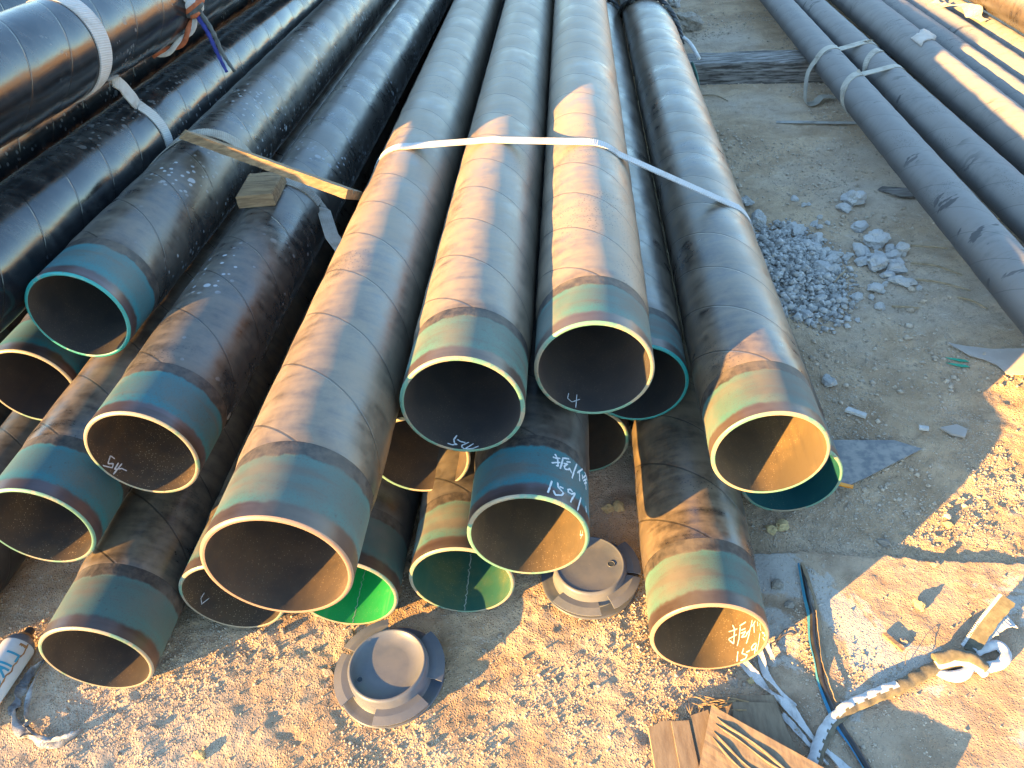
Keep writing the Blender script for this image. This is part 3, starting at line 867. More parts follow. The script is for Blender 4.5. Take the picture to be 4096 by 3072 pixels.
SG = 'webbing straps tied round the pipes'
path = arc_on('D', 2.01, 1.955, -118, 2) + arc_on('P54', 1.915, 1.91, -3, 3, 3) + arc_on('P4', 1.86, 1.85, -2, 44, 8) + arc_on('Pr', 1.862, 1.84, 38, 118, 14) + arc_on('Pr2', 1.80, 1.72, 76, 128, 8)
strap('webbing_strap', path, 0.036, M['web_white'], 'white strap stretched over the bundle of four dusty pipes', group=SG)
path = arc_on('L0', 1.97, 1.86, -60, 215, 40)
strap('webbing_strap', path, 0.058, M['web_white'], 'wide white strap wrapped round the glossy top pipe', group=SG, thick=0.004)
path = [Vector((-1.225, 2.035, 0.839)), Vector((-1.214, 2.05, 0.822))] + arc_on('L1', 2.105, 2.075, 26, 98, 14)
strap('webbing_strap', path, 0.042, M['web_white'], 'white strap running down over the pipe below the glossy one', group=SG, thick=0.004)
path = arc_on('L2', 1.90, 2.04, -62, -10, 12) + arc_on('L2', 2.04, 2.10, -8, 88, 16)
strap('webbing_strap', path, 0.045, M['web_dirty'], 'dirty strap over the turquoise-rimmed pipe, under the plank', group=SG)
path = arc_on('L3', 1.975, 1.955, -15, 72, 14) + [Vector((-0.650, 1.80, 0.470)), Vector((-0.59, 1.70, 0.470)), Vector((-0.568, 1.66, 0.47))]
strap('webbing_strap', path, 0.036, M['web_dirty'], 'dirty strap from under the plank down beside the peach-rimmed pipe', group=SG)
# loose dirty belt on the slim pipes
path = [Vector((1.30, 3.90, 0.010)), Vector((1.235, 3.882, 0.022)), Vector((1.195, 3.85, 0.006)), Vector((1.145, 3.83, 0.012)), Vector((1.138, 3.85, 0.06)), Vector((1.150, 3.90, 0.14))] + arc_on('R1', 3.89, 3.93, -62, 40, 10) + arc_on('R2', 3.97, 3.96, -5, 40, 6)
strap('webbing_strap', resample(path, 3), 0.050, M['web_beige'], 'slack beige strap looping from the slim pipe down to the yard', group=SG)
path = arc_on('R1', 3.36, 3.44, -150, -60, 10) + arc_on('R1', 3.45, 3.53, -56, 30, 10) + arc_on('R2', 3.585, 3.60, -10, 48, 6)
strap('webbing_strap', resample(path, 2), 0.043, M['web_beige'], 'beige strap wound over the first two slim pipes', group=SG)
path = arc_on('R2', 3.74, 3.84, -84, 18, 12)
strap('webbing_strap', path, 0.042, M['web_beige'], 'short beige strap round the second slim pipe only', group=SG)
path = [Vector((0.964, 3.639, H(0.964, 3.639) + 0.004)), Vector((1.084, 3.602, 0.007)), Vector((1.181, 3.581, 0.007)), Vector((1.32, 3.555, 0.007))]
strap('webbing_strap', resample(path, 6), 0.030, M['web_dirty'], 'flat dusty strap end lying on the soil below the slim pipes', group=SG, wvec=None)
path = arc_on('R5', 4.60, 4.50, -10, 20, 5) + [Vector((2.02, 4.40, 0.275)), Vector((2.035, 4.30, 0.270)), Vector((2.025, 4.22, 0.262)), Vector((2.05, 4.17, 0.250))]
wv = [Vector((0.8, 0.35, 0.35))] * 200
pts = resample(path, 4)
V, F, U = ribbon(pts, [0.06 + 0.02 * math.sin(i * 0.7) for i in range(len(pts))], 0.003, [Vector((0.75, 0.3, 0.25 + 0.3 * math.sin(i * 0.5))) for i in range(len(pts))])
tag(base_mesh('webbing_strap', V, F, M['web_beige'], uvs=U), 'bunched beige webbing beside the thick sunlit pipe', 'strap', SG)
# torn scrap on the thicker grey pipe
V, F = [], []
for i in range(9):
    for j in range(7):
        a = R_(-34 + 62 * i / 8); yy = 3.80 + 0.13 * j / 6 + 0.06 * i / 8 + (random.uniform(-0.012, 0.012) if j in (0, 6) else 0)
        c = axis_at('R3', yy); r = 0.08 + 0.005 + (0.016 * max(0, math.sin(i * 0.9 + j * 0.4)) if i > 3 else 0.004 * random.random())
        V.append(c + Vector((r * math.sin(a), 0, r * math.cos(a))))
for i in range(8):
    for j in range(6):
        a = i * 7 + j
        F.append((a, a + 7, a + 8, a + 1))
o = tag(base_mesh('cloth_scrap', V, F, M['card'], smooth=True), 'torn pale scrap of cloth draped over the thicker grey pipe', 'cloth')
md = o.modifiers.new('thickness', 'SOLIDIFY'); md.thickness = 0.003


def twisted(name, path, r, mats, parent, turns=18.0, strands=2, k=5):
    """rope of twisted strands, every strand a part"""
    pts = resample(path, k)
    Ls = [0.0]
    for a, b in zip(pts[:-1], pts[1:]): Ls.append(Ls[-1] + (b - a).length)
    dense = []
    tot = Ls[-1]; n = max(12, int(tot / (r * 0.9)))
    for i in range(n + 1):
        d = tot * i / n
        j = max(0, min(len(pts) - 2, next((q for q in range(len(Ls) - 1) if Ls[q + 1] >= d), len(Ls) - 2)))
        dense.append((pts[j].lerp(pts[j + 1], (d - Ls[j]) / max(Ls[j + 1] - Ls[j], 1e-6)), d))
    for s_ in range(strands):
        q = []
        for i, (p, d) in enumerate(dense):
            tg = (dense[min(i + 1, n)][0] - dense[max(i - 1, 0)][0]).normalized()
            sx = tg.cross(Vector((0, 0.3, 1))).normalized(); sy = sx.cross(tg)
            a = d * turns * 2 * math.pi + 2 * math.pi * s_ / strands
            q.append(p + (sx * math.cos(a) + sy * math.sin(a)) * r * 0.52)
        V, F = tube(q, r * 0.62, 8)
        base_mesh('strand', V, F, mats[s_ % len(mats)], smooth=True, parent=parent)


# orange, white and blue rope knotted on the glossy pipe
rt = empty('knotted_rope', (-1.125, 2.40, 0.92))
tag(rt, 'orange white and blue rope knotted round the glossy top pipe', 'rope')
twisted('rope', arc_on('L0', 2.36, 2.395, 30, 96, 12, 0.012), 0.012, [M['rope_orange'], M['cloth_white']], rt, 9, 2, 1)
twisted('rope', arc_on('L0', 2.41, 2.33, 112, 185, 12, 0.012), 0.012, [M['rope_orange'], M['cloth_white']], rt, 9, 2, 1)
kc = Vector((-1.108, 2.405, 0.925))
for i, (mm, ang) in enumerate(((M['rope_orange'], 0.3), (M['rope_orange'], 1.7), (M['cloth_white'], 2.6), (M['rope_grey'], 0.9))):
    q = [kc + Vector((0.026 * math.cos(a + ang) * (1 if i % 2 else 0.7), 0.020 * math.sin(a + ang), 0.018 * math.sin(a * 1.0 + ang * 2))) for a in np.linspace(0, 5.2, 16)]
    V, F = tube(q, 0.0095, 8)
    base_mesh('knot_turn', V, F, mm, smooth=True, parent=rt)
for i, (mm, dx) in enumerate(((M['rope_blue'], -0.006), (M['rope_grey'], 0.010))):
    q = resample([kc + Vector((dx, 0, -0.01)), kc + Vector((0.035 + dx, -0.03, -0.06)), kc + Vector((0.06 + dx, -0.06, -0.12)), kc + Vector((0.085 + dx * 1.5, -0.085, -0.165))], 6)
    V, F = tube(q, 0.007, 8, lambda L, a, f: 0.0075 * (1 - 0.35 * f) * (1 + 0.15 * math.sin(L * 260)))
    base_mesh('loose_end', V, F, mm, smooth=True, parent=rt)

# dark cord round the outermost bundle pipe, far back
rt = empty('tied_cord', (0.44, 3.9, 0.48))
tag(rt, 'dark cord with pale stitches tied round the bundle far back', 'cord')
twisted('cord', arc_on('Pr', 4.24, 3.99, -110, -44, 8, 0.010) + arc_on('Pr', 3.97, 3.88, -38, 25, 8, 0.010) + arc_on('Pr', 3.86, 3.60, 30, 92, 10, 0.010), 0.010, [M['black_rubber'], M['black_rubber'], M['rope_grey']], rt, 10, 3, 1)
twisted('cord', arc_on('P4b', 4.36, 4.20, -5, 78, 8, 0.010), 0.009, [M['black_rubber'], M['rope_grey']], rt, 10, 2, 1)
q = resample([Vector((0.500, 3.60, 0.42)), Vector((0.520, 3.56, 0.41)), Vector((0.535, 3.50, 0.395)), Vector((0.548, 3.44, 0.375))], 4)
V, F = tube(q, 0.008, 7); base_mesh('loose_end', V, F, M['cloth_white'], smooth=True, parent=rt)
q = resample([Vector((0.520, 3.44, 0.36)), Vector((0.530, 3.34, 0.33)), Vector((0.528, 3.24, 0.29))], 5)
V, F = tube(q, 0.006, 7); base_mesh('loose_end', V, F, M['rope_green'], smooth=True, parent=rt)


# ------------------------------------------------------------------ pipe end caps on the ground
def cap(name, label, x, y, R, Rp, hgt, tabs, hole, tilt, rotz, dish=0.0015):
    root = empty(name, (x, y, H(x, y) + 0.006), (R_(tilt[0]), R_(tilt[1]), R_(rotz)))
    tag(root, label, 'pipe cap', 'grey plastic pipe caps on the soil')
    n = 64

    def lathe(prof, nm, mat):
        V, F = [], []
        for r, z in prof:
            for k in range(n):
                a = 2 * math.pi * k / n
                V.append((r * math.cos(a), r * math.sin(a), z))
        for i in range(len(prof) - 1):
            for k in range(n):
                p = i * n + k; q = i * n + (k + 1) % n
                F.append((p, q, q + n, p + n))
        if prof[-1][0] < 1e-3: pass
        return link(nm, mesh_from(nm, V, F, True), mat, root)
    lathe([(Rp - 0.002, 0.0005), (R - 0.002, 0.0), (R, 0.001), (R, 0.004), (R - 0.003, 0.0052), (R * 0.9, 0.0045), (Rp + 0.001, 0.0060)], 'flange', M['cap_grey'])
    lathe([(Rp + 0.004, 0.004), (Rp + 0.001, 0.0065), (Rp, hgt * 0.45), (Rp - 0.002, hgt - 0.006), (Rp - 0.005, hgt - 0.001), (Rp - 0.008, hgt), (Rp - 0.0095, hgt - 0.0010), (Rp - 0.011, hgt - dish), (Rp * 0.5, hgt - dish - 0.0003), (0.0005, hgt - dish - 0.0005)], 'plug', M['cap_light']); plug = [c_ for c_ in COL.objects if c_.parent == root and c_.name.startswith('plug')][-1]
    for (az, span, zz) in tabs:
        V, F = [], []
        m = 14
        for i in range(m + 1):
            a = R_(az - span / 2 + span * i / m)
            for (r, z) in ((Rp - 0.001, zz), (Rp + 0.014, zz + 0.001), (Rp + 0.030, zz - 0.003), (Rp + 0.030, zz - 0.0052), (Rp + 0.014, zz - 0.0014), (Rp - 0.001, zz - 0.0024)):
                V.append((r * math.cos(a), r * math.sin(a), z))
        for i in range(m):
            for k in range(6):
                p = i * 6 + k; q = i * 6 + (k + 1) % 6
                F.append((p, p + 6, q + 6, q))
        F.append((0, 1, 2, 3, 4, 5)); F.append(tuple(range(m * 6, m * 6 + 6))[::-1])
        link('fin', mesh_from('fin', V, F, False), M['cap_light'], root)
    for hx, hy, hr, hm in hole:
        V = [(hx + hr * math.cos(2 * math.pi * k / 20), hy + hr * math.sin(2 * math.pi * k / 20), hgt - dish + 0.0006) for k in range(20)]
        link('hole', mesh_from('hole', V, [tuple(range(20))]), M['cap_hole'], plug)
        V, F = tube([Vector((hx + hr * math.cos(2 * math.pi * k / 20), hy + hr * math.sin(2 * math.pi * k / 20), hgt - dish + 0.0006)) for k in range(21)], 0.0007, 6)
        link('hole_rim', mesh_from('hole_rim', V, F, True), M['cap_light'], plug)
    return root


cap('pipe_cap', 'grey plastic pipe cap lying in the open before the peach-rimmed pipe', -0.394, 0.802, 0.108, 0.082, 0.050, [(192, 62, 0.030), (292, 60, 0.026), (18, 62, 0.030), (128, 56, 0.036)], [(-0.052, -0.028, 0.0060, 0)], (1.5, -1.0), 0, dish=0.011)
cap('pipe_cap', 'grey plastic pipe cap with a round hole, half under the 1591 pipe', 0.011, 1.036, 0.107, 0.080, 0.050, [(252, 58, 0.024), (322, 52, 0.034), (18, 50, 0.034), (140, 50, 0.03)], [(0.046, 0.000, 0.0075, 0)], (0.5, 0.5), 0)

# ------------------------------------------------------------------ spray can
can = empty('spray_can', (-1.212, 0.76, H(-1.21, 0.76) + 0.0345), (R_(-2), 0, R_(-3)))
tag(can, 'rusty white spray can with blue lettering lying by the left pipe end', 'can')


def can_part(nm, prof, mat, n=40, smooth=True):
    V, F = [], []
    for yy, r in prof:
        for k in range(n):
            a = 2 * math.pi * k / n
            V.append((r * math.sin(a), yy, r * math.cos(a)))
    for i in range(len(prof) - 1):
        for k in range(n):
            p = i * n + k; q = i * n + (k + 1) % n
            F.append((p, q, q + n, p + n))
    return link(nm, mesh_from(nm, V, F, smooth), mat, can)


can_body = can_part('body', [(-0.10, 0.001), (-0.10, 0.031), (-0.098, 0.0335), (0.082, 0.0335), (0.086, 0.0325)], M['can_white'])
can_part('shoulder', [(0.086, 0.0330), (0.090, 0.0318), (0.100, 0.0255), (0.106, 0.0190), (0.107, 0.0165)], M['cap_light'])
can_part('valve_ring', [(0.104, 0.0165), (0.107, 0.0172), (0.111, 0.0172), (0.113, 0.0150), (0.113, 0.001)], M['rust'])
can_part('nozzle', [(0.112, 0.010), (0.128, 0.0095), (0.130, 0.008), (0.130, 0.0005)], M['black_rubber'])
V, F = [], []
for i in range(26):
    s_ = i / 25
    th = R_(66 + 10 * mnoise.noise(Vector((i * 0.3, 2.2, 0)))); yy = 0.084 - 0.10 * s_
    w_ = R_(2.6 + 2.2 * abs(mnoise.noise(Vector((i * 0.5, 8, 0)))))
    for sg in (-1, 1): V.append((0.0338 * math.sin(th + sg * w_), yy, 0.0338 * math.cos(th + sg * w_)))
    if i < 25: F.append((2 * i, 2 * i + 1, 2 * i + 3, 2 * i + 2))
link('rust_streak', mesh_from('rust_streak', V, F), M['rust'], can_body)
V, F = [], []
for i in range(21):
    th = R_(40 + 30 * i / 20)
    for yy in (0.074 + 0.003 * mnoise.noise(Vector((i * 0.4, 1, 1))), 0.0795): V.append((0.0338 * math.sin(th), yy, 0.0338 * math.cos(th)))
    if i < 20: F.append((2 * i, 2 * i + 1, 2 * i + 3, 2 * i + 2))
link('rust_streak', mesh_from('rust_streak', V, F), M['rust'], can_body)
LET = {'L': [[(0, 1), (0, 0), (0.55, 0)]], 'I': [[(0.1, 1), (0.1, 0)]], 'K': [[(0, 1), (0, 0)], [(0.6, 1), (0.02, 0.45)], [(0.2, 0.6), (0.62, 0)]], 'O': [[(0.35 + 0.35 * math.cos(a), 0.5 + 0.5 * math.sin(a)) for a in np.linspace(0, 2 * math.pi, 20)]]}
V, F = [], []
cur = 0.0
for ch in 'LIKO':
    for sk in LET[ch]:
        pts = []
        for i in range(len(sk) - 1):
            for j in range(6): pts.append((sk[i][0] + (sk[i + 1][0] - sk[i][0]) * j / 6, sk[i][1] + (sk[i + 1][1] - sk[i][1]) * j / 6))
        pts.append(sk[-1]); b0 = len(V)
        for i, (a, b) in enumerate(pts):
            q0 = pts[max(i - 1, 0)]; q1 = pts[min(i + 1, len(pts) - 1)]
            dx, dy = q1[0] - q0[0], q1[1] - q0[1]; ln = math.hypot(dx, dy) or 1
            for sg in (-1, 1):
                aa = (cur + a - sg * 0.09 * dy / ln) * 0.026; bb = (b + sg * 0.09 * dx / ln) * 0.026
                th = R_(62) - bb / 0.0338; V.append((0.0339 * math.sin(th), 0.055 - aa, 0.0339 * math.cos(th)))
        for i in range(len(pts) - 1):
            q = b0 + 2 * i; F.append((q, q + 1, q + 3, q + 2))
    cur += {'L': 0.85, 'I': 0.45, 'K': 0.9, 'O': 1.0}[ch]
link('lettering', mesh_from('lettering', V, F), M['can_text'], can_body)

# ------------------------------------------------------------------ plastic film loop beside the can
fm = empty('plastic_film', (-1.10, 0.72, 0.0))
tag(fm, 'dusty grey strip of plastic film curling on the soil by the spray can', 'plastic film')
for k, (pp, w0) in enumerate((([(-1.157, 0.835), (-1.163, 0.791), (-1.163, 0.749), (-1.148, 0.710), (-1.114, 0.677), (-1.064, 0.654), (-1.017, 0.659), (-0.988, 0.680)], 0.020),
                             ([(-1.153, 0.829), (-1.136, 0.756), (-1.121, 0.706), (-1.093, 0.675), (-1.045, 0.658), (-1.008, 0.664), (-0.991, 0.679)], 0.009))):
    pts = resample([(a, b, H(a, b) + 0.008 + 0.006 * (i % 2) + (0.004 if k else 0)) for i, (a, b) in enumerate(pp)], 7)
    m_ = len(pts)
    V, F, U = ribbon(pts, [w0 * (0.35 + 0.9 * math.sin(math.pi * min(0.98, 0.12 + 0.75 * (1 - i / m_)))) for i in range(m_)], 0.0010,
                     [Vector((math.cos(i * 0.31), math.sin(i * 0.21), 0.5 + 0.5 * math.sin(i * 0.6))) for i in range(m_)], 0.0015)
    base_mesh('film_strip', V, F, M['film'], parent=fm, smooth=True)

# ------------------------------------------------------------------ plywood offcuts
ply1 = empty('plywood_offcut', (0.16, 0.62, 0.0))
tag(ply1, 'plywood offcut with a ragged splintered top edge, lying lowest', 'plywood')
out1 = [(0.108, 0.690), (0.137, 0.703), (0.160, 0.704), (0.182, 0.701), (0.186, 0.708), (0.193, 0.717), (0.222, 0.724), (0.236, 0.560), (0.215, 0.42), (0.120, 0.42), (0.118, 0.560)]
V, F = slab(out1, 0.012, 0.026); base_mesh('board', V, F, M['ply'], parent=ply1)
V, F = slab([(0.150, 0.700), (0.182, 0.702), (0.205, 0.42), (0.17, 0.42)], 0.0262, 0.0300); base_mesh('veneer_layer', V, F, M['ply'], parent=ply1)
V, F = slab([(0.187, 0.712), (0.220, 0.7235), (0.232, 0.56), (0.214, 0.42), (0.206, 0.42)], 0.0262, 0.0285); base_mesh('veneer_layer', V, F, M['ply'], parent=ply1)
for i in range(22):
    bx = random.uniform(0.112, 0.220); by = 0.694 + (0.02 if bx > 0.185 else 0.006)
    q = Vector((bx, by, random.uniform(0.016, 0.026))); e = q + Vector((random.uniform(-0.008, 0.008), random.uniform(0.010, 0.028), random.uniform(-0.004, 0.010)))
    V, F = tube([q - Vector((0, 0.008, 0)), q, e], 0.002, 5, lambda L, a, f: 0.0020 * (1.05 - f))
    base_mesh('splinter', V, F, M['ply_edge'], parent=ply1)
ply2 = empty('plywood_offcut', (0.29, 0.70, 0.0))
tag(ply2, 'shaded plywood offcut with peeled edge under the ridged board', 'plywood')
out2 = [(0.205, 0.722), (0.231, 0.752), (0.290, 0.757), (0.347, 0.758), (0.362, 0.66), (0.372, 0.56), (0.27, 0.50), (0.215, 0.60)]
V, F = slab([(a, b, 0.0) for a, b in out2], 0.008, 0.020); base_mesh('board', V, F, M['ply'], parent=ply2)
V, F = slab([(0.268, 0.742), (0.345, 0.741), (0.362, 0.66), (0.372, 0.56), (0.28, 0.53), (0.262, 0.70)], 0.0202, 0.0235); base_mesh('veneer_layer', V, F, M['ply'], parent=ply2)
for i in range(16):
    bx = random.uniform(0.212, 0.300)
    q = Vector((bx, 0.736 + random.uniform(-0.01, 0.012), 0.022)); e = q + Vector((random.uniform(-0.045, -0.012), random.uniform(-0.012, 0.010), random.uniform(0.0, 0.012)))
    V, F = tube([q, q.lerp(e, 0.5) + Vector((0, 0, 0.002)), e], 0.002, 5, lambda L, a, f: 0.0020 * (1.05 - f))
    base_mesh('splinter', V, F, M['ply_edge'], parent=ply2)
ply3 = empty('plywood_offcut', (0.30, 0.60, 0.04))
tag(ply3, 'ridged plywood board with glue lines lying on top of the others', 'plywood')
A_, B_, C_, D_ = Vector((0.224, 0.722, 0.047)), Vector((0.500, 0.540, 0.058)), Vector((0.430, 0.440, 0.046)), Vector((0.187, 0.612, 0.036))


def on3(u, v, dz=0.0):
    p = A_.lerp(B_, u).lerp(D_.lerp(C_, u), v)
    return p + Vector((0, 0, dz))


V, F = [], []
for i in range(41):
    for j in range(21):
        u, v = i / 40, j / 20
        V.append(on3(u, v, 0.0008 * mnoise.noise(Vector((u * 7, v * 12, 0))) + 0.0004 * mnoise.noise(Vector((u * 40, v * 30, 3)))))
nT = len(V)
V += [on3(i / 40, j / 20, -0.011) for i in range(41) for j in range(21)]
for i in range(40):
    for j in range(20):
        a = i * 21 + j
        F.append((a, a + 1, a + 22, a + 21)); F.append((nT + a, nT + a + 21, nT + a + 22, nT + a + 1))
for i in range(40):
    for j in (0, 20):
        a = i * 21 + j; F.append((a, a + 21, nT + a + 21, nT + a))
for j in range(20):
    for i in (0, 40):
        a = i * 21 + j; F.append((a, a + 1, nT + a + 1, nT + a))
base_mesh('board', V, F, M['ply'], parent=ply3)
for v0, v1, w_ in ((0.50, 0.62, 0.0032), (0.58, 0.74, 0.0026), (0.20, 0.34, 0.0034), (0.34, 0.30, 0.0022)):
    q = [on3(0.04 + 0.72 * i / 30, v0 + (v1 - v0) * i / 30 + 0.035 * math.sin(i * 0.33 + v0 * 9) - 0.10 * math.exp(-i * 0.25), 0.0008) for i in range(31)]
    V, F = tube(q, w_, 8, lambda L, a, f: w_ * (0.75 + 0.3 * math.sin(f * 17)) * min(1, 8 * f + 0.15, 8 * (1 - f) + 0.15))
    base_mesh('glue_ridge', V, F, M['ply'], smooth=True, parent=ply3)
V, F, U = ribbon([D_ + Vector((0.002, -0.002, -0.012)), D_.lerp(C_, 0.15) + Vector((-0.002, -0.004, -0.012)), D_.lerp(C_, 0.45) + Vector((-0.002, -0.004, -0.012))], 0.010, 0.004, Vector((0, 0, 1)))
base_mesh('bright_edge', V, F, M['ply_edge'], parent=ply3)

# ------------------------------------------------------------------ white strips, cord, wire, rope
WG = 'dirty white strips by the plywood'
for pp, w_, lab in (([(0.300, 0.845, .010), (0.323, 0.807, .014), (0.340, 0.782, .012), (0.351, 0.761, .014), (0.369, 0.739, .016), (0.384, 0.711, .016), (0.404, 0.674, .014), (0.430, 0.645, .012), (0.455, 0.60, .012)], 0.017, 'widest dirty white strip running from under pipe to the rope'),
                    ([(0.343, 0.860, .010), (0.344, 0.817, .012), (0.352, 0.788, .012), (0.366, 0.763, .012), (0.380, 0.738, .012)], 0.014, 'curled grey-white strip beside the widest one'),
                    ([(0.355, 0.880, .010), (0.360, 0.850, .010), (0.365, 0.829, .010)], 0.008, 'short white strip end by the pipe with writing inside'),
                    ([(0.356, 0.726, .008), (0.374, 0.698, .009), (0.396, 0.663, .010), (0.415, 0.635, .010)], 0.010, 'flat pale strip between the plywood and widest white strip')):
    pts = resample([(a, b, gz(a, b) + c * 0.6) for a, b, c in pp], 7)
    m_ = len(pts)
    V, F, U = ribbon(pts, [w_ * (0.8 + 0.3 * math.sin(i * 0.27)) for i in range(m_)], 0.0022, [Vector((0.9, 0.45, 0.55 * math.sin(i * 0.22 + 0.8))) for i in range(m_)], 0.0008)
    tag(base_mesh('webbing_strip', V, F, M['strip_white'], smooth=False), lab, 'strip', WG)

cd = empty('split_cord', (0.45, 0.85, 0.011))
tag(cd, 'split black cord with blue stripe and brown sheath lying on the concrete', 'cord')
blue = [(0.465, 1.061), (0.457, 0.972), (0.455, 0.934), (0.443, 0.876), (0.441, 0.828), (0.439, 0.789), (0.442, 0.732), (0.449, 0.697), (0.462, 0.663), (0.475, 0.62)]
V, F = tube(resample([(a + 0.005, b, gz(a, b) + 0.004) for a, b in blue], 6), 0.006, 8, lambda L, a, f: 0.0030 + 0.0035 * min(1, f * 4)); base_mesh('core', V, F, M['black_rubber'], smooth=True, parent=cd)
pts = resample([(a - 0.003, b, gz(a, b) + 0.0075) for a, b in blue], 6)
V, F, U = ribbon(pts, [0.0022 + 0.0040 * abs(math.sin(i * 0.11 + 0.6)) ** 2 for i in range(len(pts))], 0.0012, [Vector((0.9, 0.1, 0.45))] * len(pts)); base_mesh('stripe', V, F, M['cord_blue'], parent=cd)
brown = [(0.464, 1.062), (0.468, 0.988), (0.466, 0.934), (0.456, 0.880), (0.450, 0.828), (0.450, 0.785), (0.454, 0.745)]
pts = resample([(a + 0.006, b, gz(a, b) + 0.0085) for a, b in brown], 7)
V, F, U = ribbon(pts, [0.007 + 0.002 * math.sin(i * 0.5) for i in range(len(pts))], 0.002, [Vector((0.9, 0.1, -0.35))] * len(pts), 0.0008); base_mesh('sheath', V, F, M['cord_brown'], parent=cd)
wp = [(0.352, 0.866), (0.380, 0.880), (0.397, 0.901), (0.414, 0.907), (0.423, 0.899), (0.414, 0.892), (0.395, 0.891), (0.372, 0.866)]
V, F = tube(resample([(a, b, gz(a, b) + 0.003) for a, b in wp], 6), 0.0013, 6)
tag(base_mesh('bent_wire', V, F, M['wire'], smooth=True), 'thin wire bent into a loop beside the pipe with writing inside', 'wire')

rp = empty('knotted_rope', (0.60, 0.78, 0.011))
tag(rp, 'thick olive and white rope with a looped knot on the concrete', 'rope')
main = [(0.375, 0.60), (0.389, 0.632), (0.401, 0.655), (0.421, 0.687), (0.440, 0.708), (0.472, 0.731), (0.503, 0.745), (0.545, 0.763), (0.585, 0.778), (0.623, 0.798), (0.668, 0.819), (0.705, 0.826)]
mp = resample([(a, b, gz(a, b) + 0.011) for a, b in main], 10)
seg = 0.031


def lumps(r):
    return lambda L, a, f: r * (0.86 + 0.20 * math.sin(math.pi * ((L / seg + a * 0.10) % 1.0)) ** 0.6)


V, F = tube(mp, 0.0115, 14, lumps(0.0118)); base_mesh('braid', V, F, M['olive'], smooth=True, parent=rp)
V, F = tube(mp[:78], 0.012, 12, lambda L, a, f: lumps(0.0124)(L, a, f), arc=(1.15 + 0.0, 3.5), closed=False)
for i in range(78):     # ragged lower border of the white cover
    for k in (0, 1):
        V[i * 13 + k] = V[i * 13 + k] + (mp[i] - V[i * 13 + k]) * (0.0 if (i // 2) % 3 else 0.12)
base_mesh('white_cover', V, F, M['cloth_white'], smooth=True, parent=rp)
sA = resample([(0.655, 0.822, 0.034), (0.691, 0.829, 0.040), (0.721, 0.823, 0.038), (0.742, 0.812, 0.024)], 8)
V, F = tube(sA, 0.012, 12, lumps(0.0122)); base_mesh('braid', V, F, M['olive'], smooth=True, parent=rp)
V, F = tube([p + Vector((0.001, -0.008, -0.006)) for p in sA], 0.008, 10, lumps(0.0085)); base_mesh('white_cover', V, F, M['cloth_white'], smooth=True, parent=rp)
sB = resample([(0.655, 0.806, 0.020), (0.680, 0.797, 0.021), (0.704, 0.801, 0.024), (0.726, 0.822, 0.028)], 8)
V, F = tube(sB, 0.010, 12, lambda L, a, f: 0.0105 * (0.45 + 0.6 * math.sin(math.pi * f))); base_mesh('white_cover', V, F, M['cloth_white'], smooth=True, parent=rp)
rg = resample([(0.720, 0.818, 0.022), (0.747, 0.814, 0.023), (0.778, 0.823, 0.022), (0.795, 0.841, 0.022), (0.793, 0.857, 0.022), (0.780, 0.862, 0.022), (0.759, 0.854, 0.024), (0.735, 0.843, 0.026)], 8)
V, F = tube(rg, 0.009, 12, lumps(0.0098)); base_mesh('loop', V, F, M['cloth_white'], smooth=True, parent=rp)
tl = resample([(0.728, 0.845, 0.026), (0.739, 0.856, 0.033), (0.765, 0.880, 0.060), (0.788, 0.898, 0.084), (0.805, 0.911, 0.100)], 6)
V, F, U = ribbon(tl, [0.018 + 0.009 * min(1, i / 6) for i in range(len(tl))], 0.0055, [Vector((0.75, -0.55, 0.10 + 0.12 * math.sin(i * 0.5))) for i in range(len(tl))], 0.0012); base_mesh('tail', V, F, M['olive'], parent=rp)
for i in range(2, len(tl) - 1):
    for h_ in (0, 0.5):
        c = tl[i].lerp(tl[min(i + 1, len(tl) - 1)], h_) + Vector((-0.0095, 0.0068, 0.004))
        V, F = tube([c, c + Vector((-0.0045, 0.0036, 0.0015))], 0.002, 5, lambda L, a, f: 0.0026 * (1.1 - f)); base_mesh('fray', V, F, M['cloth_white'], parent=rp)
fl = resample([(0.745, 0.850, 0.026), (0.770, 0.872, 0.032), (0.800, 0.893, 0.040), (0.826, 0.905, 0.040)], 6)
V, F, U = ribbon(fl, [0.008 + 0.024 * (i / len(fl)) for i in range(len(fl))], 0.0015, [Vector((0.7, -0.6, 0.25 * math.sin(i)))for i in range(len(fl))], 0.002); base_mesh('white_flap', V, F, M['cloth_white'], parent=rp)
hair = resample([(0.655, 0.845, 0.015), (0.628, 0.848, 0.030), (0.612, 0.842, 0.028), (0.606, 0.822, 0.014)], 8)
V, F = tube(hair, 0.0006, 5); base_mesh('thread', V, F, M['wire'], parent=rp)


# ------------------------------------------------------------------ flat litter
def flat(name, poly, z, th, mat, label, cat, group=None, curl=0.0):
    c = np.mean(np.array([p[:2] for p in poly]), axis=0)
    P = [(p[0], p[1], z + (curl * ((p[0] - c[0]) * 4) ** 2)) for p in poly]
    V, F = slab(P, 0.0, th)
    return tag(base_mesh(name, V, F, mat), label, cat, group)


